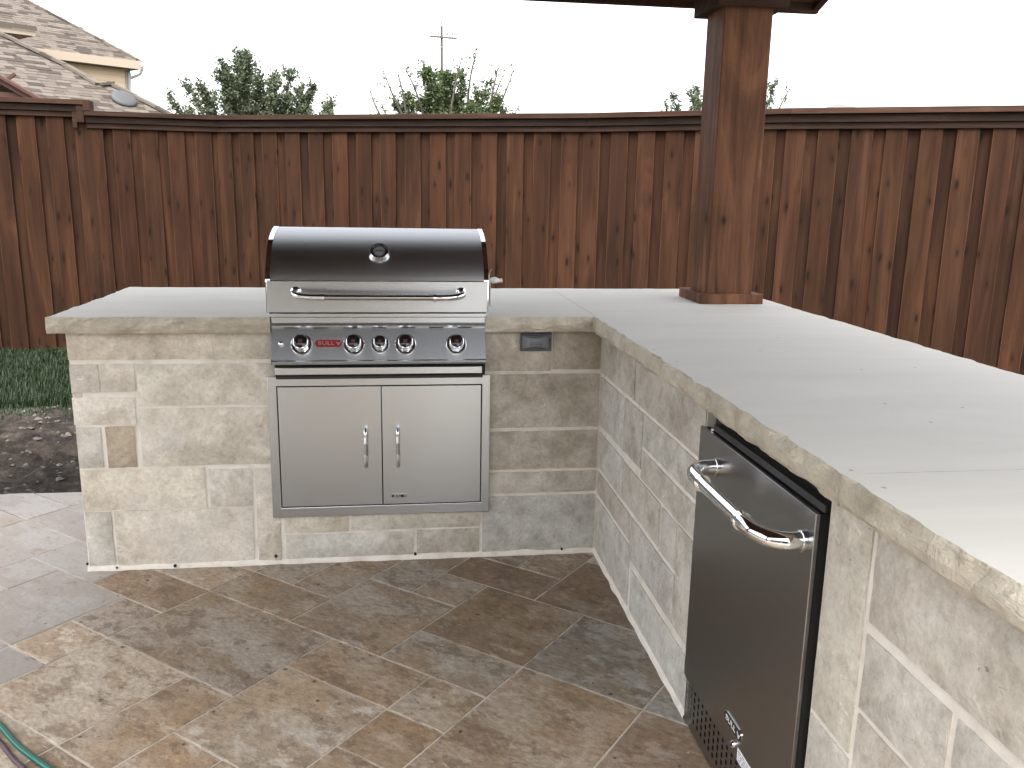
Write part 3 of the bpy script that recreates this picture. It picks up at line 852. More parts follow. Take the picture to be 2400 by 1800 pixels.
# control panel: strip, bullnose, sloped face, lip
PX0, PX1 = -1.162, -.438
box('upper_strip', STEEL, gr, PX0, PX1, -.064, .0, .9020, .9215, 0.001)
pan = [(-.068, .9015), (-.074, .8995), (-.0765, .895), (-.0750, .8895), (-.0680, .8870), (-.1150, .7830), (-.1200, .7800), (-.1225, .7745), (-.1205, .7690), (-.114, .7675), (-.03, .7675), (-.03, .9015)]
sheet(pan, PX0, PX1, 'control_panel', STEEL, 25)
box('panel_side', BLACK, gr, PX0+.002, PX1-.002, -.030, .05, .70, .905)
box('dark_panel_gap', BLACKM, gr, PX0+.004, PX1+.003, -.060, -.010, .716, .765)  # black block standing in for the shaded gap around the drip tray
box('drip_tray_front', STEEL, gr, -1.154, -.449, -.098, -.055, .729, .754, 0.002)
for k in range(7): box('panel_slot', BLACK, gr, PX0+.04+k*.098, PX0+.04+k*.098+.05, -.0755, -.0665, .8868, .8880)
pn = Vector((0, -.1105, .010)).normalized(); TLT = math.atan2(.047, .104); pn = Vector((0, -math.cos(TLT), math.sin(TLT)))
def onpanel(x, z):            # point on the sloped face
    t = (.887-z)/(.887-.783); return Vector((x, -.068-.047*t, z))
pup = Vector((1, 0, 0)).cross(pn).normalized()
if pup.z < 0: pup = -pup
def knob(x, z, s):
    k = MB(); c = onpanel(x, z)
    ring = MB().lathe(c, pn, [(.0365*s, -.002), (.0365*s, .003), (.0335*s, .0065), (.0275*s, .007), (.0275*s, .0)], 32, (1, 0, 0)).build('knob', CHROME, gr, smooth=40)
    k.lathe(c, pn, [(.0265*s, .002), (.0250*s, .014), (.0262*s, .026), (.0275*s, .034), (.0270*s, .040), (.0255*s, .0425), (.0235*s, .0430)], 8, (.3827, 0, .9239)).build('knob_grip', CHROME, ring, smooth=18, bevel=0.0015)
    MB().lathe(c+pn*.0425, pn, [(.0222*s, 0), (.0222*s, .0022), (.0205*s, .0034)], 24, (1, 0, 0)).build('knob_cap', GLOSSB, ring, smooth=40)
    e = MB(); cc = c+pn*.0460
    for poly in ([(-.0075, .004), (-.004, .0065), (.001, .005), (.005, .007), (.0065, .004), (.0045, .0005), (.006, -.004), (.003, -.0075), (.0015, -.0035), (-.0025, -.004), (-.005, -.0085), (-.0065, -.004)],):
        e.prism([cc+Vector((1, 0, 0))*(a*s)+pup*(b*s) for a, b in poly], pn*.0004)
    e.build('knob_emblem', REDD, ring)
for x, z, s in ((-1.062, .833, 1.0), (-.888, .8325, 1.0), (-.800, .8325, .86), (-.714, .832, 1.0), (-.540, .8315, .98)): knob(x, z, s)
bc = onpanel(-1.130, .836)
MB().lathe(bc, pn, [(.0095, -.001), (.0095, .003), (.0075, .008), (.005, .0095)], 20, (1, 0, 0)).build('igniter_button', CHROME, gr, smooth=50)

def text_mesh(body, size, ext):
    cu = bpy.data.curves.new('lettering', 'FONT'); cu.body = body; cu.size = size; cu.extrude = ext
    cu.align_x = 'CENTER'; cu.align_y = 'CENTER'; cu.space_character = 1.12; cu.resolution_u = 3; cu.offset = size*0.018
    o = bpy.data.objects.new('lettering', cu); COL.objects.link(o)
    dg = bpy.context.evaluated_depsgraph_get()
    me = bpy.data.meshes.new_from_object(o.evaluated_get(dg))
    bpy.data.objects.remove(o); bpy.data.curves.remove(cu)
    return me
def badge(parent, c, right_v, up_v, nrm, w_, h_, plate, rim, letter):
    """capsule plate with BULL lettering and a small horned head"""
    c = Vector(c); right_v = Vector(right_v).normalized(); up_v = Vector(up_v).normalized(); nrm = Vector(nrm).normalized()
    def cap(w2, h2, o_, th_):
        poly = []
        r_ = h2/2
        for i in range(13): a = R(-90+15*i); poly.append(c+right_v*(w2/2-r_+math.cos(a)*r_)+up_v*(math.sin(a)*r_)+nrm*o_)
        for i in range(13): a = R(90+15*i); poly.append(c+right_v*(-w2/2+r_+math.cos(a)*r_)+up_v*(math.sin(a)*r_)+nrm*o_)
        return MB().prism(poly, nrm*th_)
    root = cap(w_, h_, -.0005, .0022).build('badge', rim, parent)
    cap(w_*.975, h_*.86, .0017, .0006).build('badge_plate', plate, root)
    me = text_mesh('BULL', h_*.70, .0004); me.materials.append(letter)
    o = bpy.data.objects.new('badge_lettering', me); COL.objects.link(o)
    M4 = Matrix((right_v, up_v, nrm)).transposed().to_4x4(); M4.translation = c+nrm*.0028-right_v*(w_*.095)
    M4 = M4 @ Matrix.Diagonal((1.22, 1, 1, 1))
    me.transform(M4); attach(o, root)
    b = MB(); s = h_*.26; cc = c+right_v*(w_*.375)+nrm*.0026
    for poly in ([(-.55, .30), (-1.15, .95), (-1.25, .45), (-.75, -.10), (-.50, -.75), (-.20, -1.0), (.20, -1.0), (.50, -.75), (.75, -.10), (1.25, .45), (1.15, .95), (.55, .30), (.0, .45)],):
        b.prism([cc+right_v*(a*s)+up_v*(q*s) for a, q in poly], nrm*.0005)
    b.build('badge_emblem', letter, root)
    return root
badge(gr, onpanel(-.973, .8365), (1, 0, 0), pup, pn, .089, .026, RED, RED, SILVER)
# rotisserie bracket and wrapped spit handle on the right side of the hood
rb = MB(); rb.box(GX1+.001, GX1+.013, .03, .034, .953, 1.063); rb.box(GX1+.010, GX1+.013, -.012, .034, .953, 1.030); rb.box(GX1+.001, GX1+.016, -.012, .034, .950, .953)
rb.obox((GX1+.013, .03, 1.070), (1, 0, 0), (0, 1, 0), Vector((.4, 0, 1)).normalized(), .001, .010, .012)
rb.build('rotisserie_bracket', SATIN, gr)
MB().tube(spline([(GX1-.01, .06, 1.033), (GX1+.015, .06, 1.036), (GX1+.035, .06, 1.038), (GX1+.052, .06, 1.037), (GX1+.062, .06, 1.038)], 4), [.006]*5+[.009, .0105, .0115, .0115, .0105, .009, .0075, .0065, .0068, .0075, .0078, .007], 12).build('wrapped_spit_handle', WRAP, gr, smooth=60)

# ================================================================== ACCESS DOORS
ad = empty('access_doors', (-.80, 0, .185), 'pair of stainless access doors framed in stone below the grill', 'cabinet doors')
fr = MB(); FX0, FX1, FZ0, FZ1 = -1.193, -.411, .186, .705; IX0, IX1, IZ0, IZ1 = -1.1625, -.4405, .2225, .6720
fr.box(FX0, IX0, -.0165, -.004, FZ0, FZ1); fr.box(IX1, FX1, -.0165, -.004, FZ0, FZ1); fr.box(IX0, IX1, -.0165, -.004, FZ0, IZ0); fr.box(IX0, IX1, -.0165, -.004, IZ1, FZ1)
MBf = fr
bmf = MB()
outer = [(FX0, FZ0), (FX1, FZ0), (FX1, FZ1), (FX0, FZ1)]; inner = [(IX0, IZ0), (IX1, IZ0), (IX1, IZ1), (IX0, IZ1)]
for ring, y in ((outer, -.004), (outer, -.0165), (inner, -.0165), (inner, -.004)):
    for x, z in ring: bmf.v.append((x, y, z))
for l in range(3):
    for i in range(4):
        j = (i+1) % 4; bmf.face((l*4+i, l*4+j, l*4+4+j, l*4+4+i))
bmf.build('door_frame', STEEL, ad, bevel=0.0015)
box('dark_gap_backing', BLACKM, ad, IX0-.001, IX1+.001, -.0075, -.0045, IZ0-.001, IZ1+.001)  # black sheet standing in for the shade in the door gaps
def door(x0, x1, hx):
    d = box('door', STEEL, ad, x0, x1, -.0155, -.008, IZ0+.0035, IZ1-.0035, 0.0012)
    z0, z1 = .378, .513
    for s_, zz in ((1, z1), (-1, z0)):
        pts = spline([(hx, -.0155, zz), (hx, -.030, zz+.001*s_), (hx, -.043, zz-.006*s_), (hx, -.047, zz-.020*s_), (hx, -.048, zz-.042*s_)], 5)
        n = len(pts)
        h_ = MB().tube(pts, [.0072+.0006*(i/n) for i in range(n)], 14).build('handle_end', CHROME, d, smooth=50)
    MB().tube([(hx, -.048, z0+.040), (hx, -.048, z1-.040)], .0060, 14).build('handle_bar', SATIN, d, smooth=50)
    for zz in (z0+.043, z1-.043): MB().lathe((hx, -.048, zz), (0, 0, 1), [(.0086, -.003), (.0086, .003)], 16).build('handle_collar', CHROME, d, smooth=40)
    return d
door(IX0+.0035, -.8015, -.857)
rd = door(-.7985, IX1-.0035, -.7435)
badge(rd, (-.7415, -.0155, .2575), (1, 0, 0), (0, 0, 1), (0, -1, 0), .056, .0125, BLACK, CHROME, LETW)

# ================================================================== FRIDGE
fg = empty('built_in_fridge', (.25, -1.39, 0), 'dark brushed steel fridge with chrome bar handle under the right counter', 'fridge')
box('fridge_body', BLACK, fg, .022, .60, -1.690, -1.090, .004, .835, 0.004)
FY0, FY1 = -1.682, -1.088
dr = box('fridge_door', STEELF, fg, -.014, -.005, FY0, FY1, .136, .803, 0.0015)
box('door_gasket', BLACKM, fg, -.0048, .0218, FY0+.004, FY1-.004, .14, .800)
box('top_hinge_cover', BLACK, fg, -.004, .03, FY0-.008, FY1-.06, .8065, .822, 0.002)
MB().lathe((.004, -1.135, .803), (0, 0, 1), [(.009, 0), (.009, .004), (.005, .007)], 14).build('hinge_bolt', CHROME, fg, smooth=40)
box('hinge_plate', SATIN, fg, -.001, .010, -1.668, -1.640, .8035, .8060)
pts_far = spline([(-.014, -1.212, .737), (-.046, -1.213, .737), (-.072, -1.230, .737), (-.086, -1.266, .737), (-.089, -1.318, .737)], 7)
pts_nr = [Vector((v.x, -2.856-v.y, v.z)) for v in pts_far]
for q, s_ in ((pts_far, -1), (pts_nr, 1)):
    he = MB().tube(q, [.0178-.0010*(i/len(q)) for i in range(len(q))], 20).build('handle_end', CHROME, dr, smooth=50)
    MB().lathe((-.0145, q[0].y, .737), (-1, 0, 0), [(.0205, 0), (.0205, .006), (.0190, .007)], 22).build('handle_flange', CHROME, he, smooth=40)
    MB().lathe(tuple(q[-1]), (0, 1, 0), [(.0192, -.005), (.0192, .005)], 22).build('handle_collar', CHROME, he, smooth=40)
MB().tube([(-.089, -1.312, .737), (-.089, -1.544, .737)], .0142, 20).build('handle_bar', CHROME, dr, smooth=50)
badge(dr, (-.0142, -1.412, .203), (0, -1, 0), (0, 0, 1), (-1, 0, 0), .098, .0265, BLACK, CHROME, LETW)
lk = MB().lathe((-.014, -1.425, .166), (-1, 0, 0), [(.009, -.001), (.009, .004), (.007, .007)], 18).build('lock', CHROME, dr, smooth=40)
box('lock_slot', BLACK, lk, -.0225, -.0205, -1.4262, -1.4238, .162, .170)
stk = box('paper_label', WHITE, dr, -.0150, -.0142, -1.660, -1.446, .142, .172)
lr = random.Random(5)
for k, z in enumerate((.1665, .1605, .1545, .1485)):
    y = -1.452
    while y > -1.645:
        w_ = lr.uniform(.006, .018); box('printed_word', INK, stk, -.0154, -.0150, y-w_, y, z-.0012, z+.0012); y -= w_+.004
# perforated grille with real slots
gl = MB(); gx = -.006
cols = 22; cw = (FY1-FY0)/cols; z0g, z1g = .030, .130; rows = 5; rh = (z1g-z0g)/rows
for c_ in range(cols):
    for r_ in range(rows):
        ya = FY1-cw*c_; yb = ya-cw; za = z0g+rh*r_; zb = za+rh
        yc = (ya+yb)/2; hw = cw*.19; zc = (za+zb)/2; hh = rh*.34
        gl.quadpts((gx, ya, za), (gx, yc+hw, za), (gx, yc+hw, zb), (gx, ya, zb))
        gl.quadpts((gx, yc-hw, za), (gx, yb, za), (gx, yb, zb), (gx, yc-hw, zb))
        gl.quadpts((gx, yc+hw, za), (gx, yc-hw, za), (gx, yc-hw, zc-hh), (gx, yc+hw, zc-hh))
        gl.quadpts((gx, yc+hw, zc+hh), (gx, yc-hw, zc+hh), (gx, yc-hw, zb), (gx, yc+hw, zb))
gl.quadpts((gx, FY1, z1g), (gx, FY0, z1g), (gx-.006, FY0, z1g+.003), (gx-.006, FY1, z1g+.003))
gl.quadpts((gx-.006, FY1, z1g+.003), (gx-.006, FY0, z1g+.003), (gx+.01, FY0, z1g+.0035), (gx+.01, FY1, z1g+.0035))
gl.quadpts((gx, FY1, z0g), (gx, FY0, z0g), (gx, FY0, .006), (gx, FY1, .006))
tag(gl.build('vent_grille', STEELF, fg), kind='stuff')
box('grille_backing', BLACKM, fg, .010, .0215, FY0, FY1, .006, .132)

# ================================================================== PAVILION (post, beams, roof)
pv = empty('patio_pavilion', (.61, .44, .92), 'brown stained cedar patio cover whose square post stands on the counter', 'patio cover')
def square_ring(name, x0, x1, y0, y1, ix0, ix1, iy0, iy1, z0, z1, mat, par):
    b = MB()
    for ring, z in (((x0, x1, y0, y1), z0), ((x0, x1, y0, y1), z1), ((ix0, ix1, iy0, iy1), z1), ((ix0, ix1, iy0, iy1), z0)):
        for x, y in ((ring[0], ring[2]), (ring[1], ring[2]), (ring[1], ring[3]), (ring[0], ring[3])): b.v.append((x, y, z))
    for l in range(4):
        for i in range(4):
            j = (i+1) % 4; b.face((l*4+i, l*4+j, ((l+1) % 4)*4+j, ((l+1) % 4)*4+i))
    return b.build(name, mat, par, bevel=0.003)
po = box('post', POSTW, pv, .508, .702, .340, .534, .921, 2.127, 0.004); po.color = (1, 1, 1, 1)
square_ring('base_trim', .475, .743, .315, .585, .5075, .7025, .3395, .5345, .9205, .960, POSTW, pv)
square_ring('post_collar', .470, .752, .310, .590, .5072, .7028, .3392, .5348, 2.052, 2.125, BEAMW, pv)
for px, py, pz in ((.605, -2.637, .921), (-2.75, .437, .001), (-2.75, -2.637, .001)): box('post', POSTW, pv, px-.097, px+.097, py-.097, py+.097, pz, 2.127, 0.004)
box('beam', BEAMW, pv, -2.9, 1.0, .36, .515, 2.128, 2.218, 0.003)
box('beam', BEAMW, pv, -2.9, 1.0, -2.715, -2.56, 2.128, 2.218, 0.003)
sl = 0.33; EYv, RYv = .80, -1.1; EZv = 2.133
RX0, RX1 = -3.05, 1.092
def roofz(y): return EZv+sl*((EYv-y) if y > RYv else (EYv-RYv)-(RYv-y))
YB = 2*RYv-EYv
for nm, (ya, yb) in (('roof_deck', (EYv, RYv)), ('roof_deck', (YB, RYv))):
    d = MB()
    za, zb = roofz(ya)+.012, roofz(yb)+.012
    d.prism([(RX0+.02, ya, za+.02), (RX1-.02, ya, za+.02), (RX1-.02, yb, zb+.02), (RX0+.02, yb, zb+.02)], (0, 0, .03))
    d.build(nm, BEAMW, pv)
    s2 = MB(); s2.prism([(RX0, ya+(0.01 if ya > yb else -.03), za+.051), (RX1+.015, ya+(0.01 if ya > yb else -.03), za+.051), (RX1+.015, yb, zb+.051), (RX0, yb, zb+.051)], (0, 0, .02))
    s2.build('roof_covering', SHING, pv)
box('fascia', BEAMW, pv, RX0, RX1, EYv-.032, EYv, EZv, EZv+.115, 0.002)
box('fascia', BEAMW, pv, RX0, RX1, YB-.02, YB+.012, EZv, EZv+.115, 0.002)
for xx in (RX0, RX1):
    for ya, yb in ((EYv-.0325, RYv), (YB+.0125, RYv)):
        b = MB(); x0 = xx-.02 if xx < 0 else xx-.03
        b.prism([(x0, ya, roofz(ya)-.001), (x0, yb, roofz(yb)-.001), (x0, yb, roofz(yb)+.06), (x0, ya, roofz(ya)+.06)], (.03, 0, 0)); b.build('rake_board', BEAMW, pv)
for k in range(8):
    x = -2.95+k*.55
    for ya, yb in ((EYv-.033, RYv), (YB+.013, RYv)):
        b = MB(); b.prism([(x, ya, roofz(ya)-.10+.12), (x, yb, roofz(yb)-.11), (x, yb, roofz(yb)+.031), (x, ya, roofz(ya)+.031)], (.04, 0, 0)); b.build('rafter', BEAMW, pv)

# ================================================================== FENCE
fn = empty('wooden_fence', (-.6, 4.3, -.12), 'dark brown stained board-on-board privacy fence behind the kitchen', 'fence')
K0 = Vector((-6.2, 4.654, 0)); K1 = Vector((-2.244, 5.0, 0)); K2 = Vector((.753, 3.753, 0)); K3 = Vector((2.005, 2.943, 0)); K4 = Vector((6.4, .866, 0))
bw, bt = .134, .016; pitch = .2175
ZB = 1.866
fb = MB().box(-bw/2, bw/2, -bt/2, bt/2, 0, 1).mesh('board')
def board_mesh(hgt, var):
    rr = random.Random(var)
    b = MB(); N = 9
    for k in range(N+1):
        z = hgt*k/N
        a0 = rr.uniform(-.0012, .0012); a1 = rr.uniform(-.0012, .0012); bw_ = rr.uniform(-.0015, .0015)
        b.v += [(-bw/2+a0, -bt/2+bw_, z), (bw/2+a1, -bt/2+bw_, z), (bw/2+a1, bt/2+bw_, z), (-bw/2+a0, bt/2+bw_, z)]
    for k in range(N):
        for i in range(4):
            j = (i+1) % 4; b.face((k*4+i, k*4+j, k*4+4+j, k*4+4+i))
    b.face((3, 2, 1, 0)); b.face((N*4, N*4+1, N*4+2, N*4+3))
    me = b.mesh('board'); me.materials.append(FENCE); return me
bms = [board_mesh(1.0, i) for i in range(6)]
fr_ = random.Random(21)
def fence_run(A, B, zt, z0=-.12, t0=0.0):
    d = (B-A); L = d.length; d.normalize(); nrm = Vector((d.y, -d.x, 0))       # towards the camera
    ang = math.atan2(d.y, d.x)
    s_ = t0; i = 0
    while s_ < L+.02:
        for off, layer in ((0.0, 1), (pitch/2, 0)):
            ss = s_+off+fr_.uniform(-.004, .004)
            if ss > L+.01: continue
            p = A+d*ss+nrm*(.0190 if layer else -.002)
            k = fr_.uniform(.86, 1.18)*(1.06 if layer else .86); r_ = fr_.uniform(.95, 1.05)  # back boards toned darker, part own tone, part painted recess shade
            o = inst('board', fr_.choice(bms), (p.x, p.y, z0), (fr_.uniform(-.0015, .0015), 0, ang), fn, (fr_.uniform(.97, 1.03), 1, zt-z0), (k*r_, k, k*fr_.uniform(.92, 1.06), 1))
        s_ += pitch; i += 1
    return s_-L
def rail(name, A, B, n0, n1, z0, z1, col, ext=(0, 0)):
    d = (B-A); L = d.length; d = d.normalized(); nrm = Vector((d.y, -d.x, 0)); az = math.atan2(d.y, d.x)
    me = MB().box(-ext[0], L+ext[1], -n1, -n0, 0, z1-z0).mesh(name); me.materials.append(FENCEX)
    o = inst(name, me, (A.x, A.y, z0), (0, 0, az), fn, color=(*col, 1))
    bv = o.modifiers.new('bevel', 'BEVEL'); bv.width = .002; bv.segments = 1
    return o
dl = (K1-K0).normalized()
KS = K0+dl*((-3.305-K0.x)/dl.x)
def run(A, B, dz, tints, ext=(0, 0), t0=.05):
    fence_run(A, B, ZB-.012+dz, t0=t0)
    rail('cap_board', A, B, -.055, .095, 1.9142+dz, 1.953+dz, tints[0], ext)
    rail('upper_trim', A, B, .0462, .064, 1.859+dz, 1.9138+dz, tints[1], ext)  # tinted darker: the shade under the cap is put into the colour
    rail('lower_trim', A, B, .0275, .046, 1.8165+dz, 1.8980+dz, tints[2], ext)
    rail('fence_rail', A, B, -.06, -.012, 1.60, 1.69, (.7, .7, .7)); rail('fence_rail', A, B, -.06, -.012, .2, .29, (.7, .7, .7))
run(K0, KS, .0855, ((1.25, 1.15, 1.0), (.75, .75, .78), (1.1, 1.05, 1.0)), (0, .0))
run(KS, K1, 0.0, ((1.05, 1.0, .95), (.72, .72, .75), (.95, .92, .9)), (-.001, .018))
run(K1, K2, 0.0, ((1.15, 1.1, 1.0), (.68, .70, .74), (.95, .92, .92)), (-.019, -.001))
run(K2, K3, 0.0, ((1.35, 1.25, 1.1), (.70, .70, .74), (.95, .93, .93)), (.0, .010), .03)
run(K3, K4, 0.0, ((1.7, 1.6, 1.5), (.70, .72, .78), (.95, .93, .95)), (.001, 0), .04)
# step return of the cap
rail('cap_return', KS-dl*.004, KS+dl*.050, -.05, .097, 1.9535, 2.0380, (1.3, 1.15, 1.0))
rail('trim_return', KS-dl*.062, KS-dl*.0035, .0645, .080, 1.859, 1.9990, (1.0, .95, .9))
rail('trim_return', KS-dl*.100, KS-dl*.0635, .0465, .062, 1.8165, 1.945, (1.0, .95, .9))
for A, B in ((K0, K1), (K1, K2), (K2, K3), (K3, K4)):
    n = max(1, round((B-A).length/2.0)); d = (B-A).normalized(); bk = Vector((-d.y, d.x, 0))
    for i in range(n):
        p = A+(B-A)*((i+.5)/n)+bk*.11; box('fence_post', FENCEX, fn, p.x-.03, p.x+.03, p.y-.03, p.y+.03, -.16, 1.9)

# ================================================================== HOSE AND CORD
hs = [(-2.25, -.55, .0085), (-2.0, -.70, .0085), (-1.86, -.83, .0085), (-1.751, -.937, .0085), (-1.664, -1.036, .0085), (-1.562, -1.129, .0085), (-1.43, -1.24, .0085), (-1.25, -1.36, .0085), (-1.0, -1.45, .0085)]
ho = MB().tube(spline(hs, 8), .0074, 12).build('garden_hose', HOSEM, smooth=60)
tag(ho, 'teal garden hose lying across the travertine in the lower left corner', 'hose')
hq = spline(hs, 8)
MB().tube([v+Vector((-.0035, -.004, .0056)) for v in hq], .0026, 6).build('hose_stripe', HOSES, ho, smooth=60)
cq = [(-2.1, -.72, .0055), (-1.86, -.87, .0055), (-1.725, -1.004, .0055), (-1.665, -1.075, .0055), (-1.617, -1.126, .0055), (-1.52, -1.25, .0055), (-1.45, -1.42, .0055)]
tag(MB().tube(spline(cq, 8), .0056, 10).build('power_cord', CORDM, smooth=60), 'dark purple cord lying beside the teal hose on the tiles', 'cord')
# ================================================================== ADDED HOUSE BEHIND THE VIEWER (unseen, put there to shape the steel's reflections)
oh = empty('house', (-4.2, -7.2, -.14), 'unseen tan brick house wall with dark windows, added to shape the steel reflections', 'house')
BRICKW = m_plain('added_brick_wall', (0.26, 0.245, 0.225), 0.9)
hw = MB()
for x0, x1, z0, z1 in ((-8.5, -5.2, -.14, 2.75), (-3.9, -2.2, -.14, 2.75), (-.9, -.32, -.14, 2.75), (-5.2, -3.9, -.14, .8), (-5.2, -3.9, 2.1, 2.75), (-2.2, -.9, 2.15, 2.75)): hw.box(x0, x1, -7.4, -7.2, z0, z1)
hw.build('wall', BRICKW, oh)
for x0, x1, z0, z1 in ((-5.2, -3.9, .8, 2.1), (-2.2, -.9, -.14, 2.15)):
    wd_ = box('window', TRIM, oh, x0, x1, -7.36, -7.30, z0, z1); box('pane', GLOSSB, wd_, x0+.07, (x0+x1)/2-.03, -7.30, -7.29, z0+.07, z1-.07); box('pane', GLOSSB, wd_, (x0+x1)/2+.03, x1-.07, -7.30, -7.29, z0+.07, z1-.07)
b = MB(); b.prism([(-8.7, -6.7, 2.72), (-.2, -6.7, 2.72), (-.2, -10.2, 4.4), (-8.7, -10.2, 4.4)], (0, 0, .1)); b.build('roof', SHING, oh)

# ================================================================== BEYOND THE FENCE
def in_poly(x, y, poly):
    c = False; n = len(poly)
    for i in range(n):
        x1, y1 = poly[i]; x2, y2 = poly[(i+1) % n]
        if (y1 > y) != (y2 > y) and x < (x2-x1)*(y-y1)/(y2-y1)+x1: c = not c
    return c
HE = Vector((-8.42, 25.943, 5.0)); HU = Vector((-.743, -.67, 0)).normalized(); HO = Vector((.67, -.743, 0)).normalized()
hs_ = .6
def roofplane(name, E, poly, parent, rng, thick=.12, back=None):
    """sloped roof face; poly in (along the eave, run up the slope in plan); shingle courses are real tabs"""
    P = lambda a, b, o=0.0: E+HU*a-HO*b+Vector((0, 0, b*hs_+o))
    d = MB(); d.prism([P(a, b, -thick) for a, b in poly], (0, 0, thick)); rf = d.build(name, SHING, parent)
    s = MB(); ex = .135; a0 = min(p[0] for p in poly); a1 = max(p[0] for p in poly); b1 = max(p[1] for p in poly); b0 = min(p[1] for p in poly)
    b = b0; r_ = 0
    while b < b1:
        a = a0-rng.uniform(0, .3)
        while a < a1:
            w_ = rng.uniform(.16, .34)
            if in_poly(a+w_/2, b+ex*.43, poly):
                h0 = .012+rng.choice((0, .008))
                q = [P(a, b, h0), P(a+w_-.01, b, h0), P(a+w_-.01, b+ex*.86, .008), P(a, b+ex*.86, .008)]
                n = len(s.v); s.v += [tuple(v) for v in q]+[tuple(P(a, b, 0)), tuple(P(a+w_-.01, b, 0))]
                s.face((n, n+1, n+2, n+3)); s.face((n+4, n+5, n+1, n))
            a += w_
        b += ex*.86; r_ += 1
    tag(s.build('shingle_courses', SHING, rf, recalc=False), kind='stuff')
    return rf
rg = random.Random(4)
h1 = empty('neighbour_house', (-10.5, 25, -.16), 'cream two-storey house with brown shingle roof behind the fence', 'house')
# upper storey: eave corner E, hip running up to the left
roofplane('upper_roof', HE+Vector((0, 0, .06)), [(-.02, 0), (6.0, 0), (6.0, 6.0), (3.95, 6.05), (-.02, .12)], h1, rg)
P = lambda a, b, z: HE+HU*a-HO*b+Vector((0, 0, z))
hp2 = MB(); hp2.prism([P(0, 0.02, -.06), P(4.0, 6.0, 3.55), P(4.0, 9.0, 3.55), P(.0, 13, -.06)], (0, 0, .10)); hp2.build('hip_roof_side', SHING, h1)
fa = MB(); fa.prism([P(-.03, -.03, -.16), P(6, -.03, -.16), P(6, -.03, .075), P(-.03, -.03, .075)], HO*-.03); fa.build('fascia', TRIM, h1)
fa = MB(); fa.prism([P(-.03, 0.002, -.15), P(-.03, 8, -.15), P(-.03, 8, .07), P(-.03, .002, .07)], HU*.03); fa.build('fascia', TRIM, h1)
so = MB(); so.prism([P(0.001, 0.001, -.15), P(6, 0.001, -.15), P(6, .45, -.15), P(.001, .45, -.15)], (0, 0, .02)); so.build('soffit', SOFFIT, h1)
for k in range(27):
    z = -.165-k*.19
    b = MB(); b.prism([P(.24, .455, z), P(6, .455, z), P(6, .435, z-.19), P(.24, .435, z-.19)], HO*-.05); b.build('siding_board', CREAM, h1)
wb = MB(); wb.prism([P(.26, .50, -5.15), P(6, .50, -5.15), P(6, 8, -5.15), P(.26, 8, -5.15)], (0, 0, 4.98)); wb.build('wall', CREAM, h1)
cb = MB(); cb.obox(P(.235, .43, -2.66), HU, HO, EZ, .055, .02, 2.5); cb.build('corner_board', TRIM, h1)
MB().tube(spline([tuple(P(-.06, .02, -.10)), tuple(P(-.02, .10, -.28)), tuple(P(.14, .36, -.40)), tuple(P(.19, .38, -.55)), tuple(P(.19, .38, -5))], 5), .042, 8).build('downspout', GUTTER, h1)
gt = MB(); gt.obox(P(-.06, 1.0, -.02), HO, HU, EZ, 1.1, .06, .06); gt.build('gutter', GUTTER, h1)
# single-storey wing in front, its roof rising behind the fence
E2 = HE+HO*9.0; E2.z = 2.0
lr_ = roofplane('lower_roof', E2, [(2.6, .3), (9.0, .3), (9.0, 7.6), (5.65, 4.455), (4.68, 3.268), (4.30, 2.59), (3.987, 2.692), (3.196, 1.593)], h1, rg)
Q = lambda a, b, o=0.0: E2+HU*a-HO*b+Vector((0, 0, b*hs_+o))
for a, b in (((5.65, 4.455), (4.68, 3.268)), ((4.68, 3.268), (4.30, 2.59)), ((3.987, 2.692), (3.196, 1.593)), ((9.0, 7.6), (5.65, 4.455)), ((3.196, 1.593), (2.6, .3)), ((4.30, 2.59), (3.987, 2.692))):
    p0 = Q(*a, .02); p1 = Q(*b, .02); d = (p1-p0); L = d.length; d.normalize(); sd_ = d.cross(EZ).normalized()
    n = max(1, int(L/.28)); rcap = MB()
    for i in range(n):
        c = p0+d*(L*(i+.5)/n); rcap.obox(c+EZ*(.012 if i % 2 else .004), d, sd_, sd_.cross(d), L/n*.52, .13, .030)
    rcap.build('ridge_cap', SHING, lr_)
bk = MB(); bk.prism([Q(3.2, 1.6, -.12), Q(3.99, 2.69, -.12), Q(4.68, 3.27, -.12), Q(5.65, 4.45, -.12), Q(5.65, 6.5, -3.2), Q(2.7, 6.5, -3.8), Q(2.7, .35, -.14)], (0, 0, -.10)); bk.build('roof_far_slope', SHING, h1)
wl = MB(); wl.prism([P(3.2, -8.4, -5.15), P(8.8, -8.4, -5.15), P(8.8, -4.0, -5.15), P(3.2, -4.0, -5.15)], (0, 0, 2.1)); wl.build('lower_wall', CREAM, h1)
for a, b in ((p, p2) for p, p2 in (((0, .12), (4.0, 6.0)),)):
    p0 = P(a[0], a[1], a[1]*hs_+.05); p1 = P(b[0], b[1], b[1]*hs_+.05); d = p1-p0; L = d.length; d.normalize(); sd_ = d.cross(EZ).normalized(); rcap = MB(); n = int(L/.28)
    for i in range(n):
        c = p0+d*(L*(i+.5)/n); rcap.obox(c+EZ*(.012 if i % 2 else .004), d, sd_, sd_.cross(d), L/n*.52, .13, .030)
    rcap.build('ridge_cap', SHING, h1)
nrm_ = (HO*hs_+EZ).normalized()
vd = MB(); vd.lathe(Q(4.064, 1.976, .03), (nrm_+HO*.18).normalized(), [(.25, .0), (.275, .025), (.275, .06), (.25, .085), (.17, .105), (.05, .112)], 28)
vd.build('roof_vent', VENT, lr_, smooth=50)
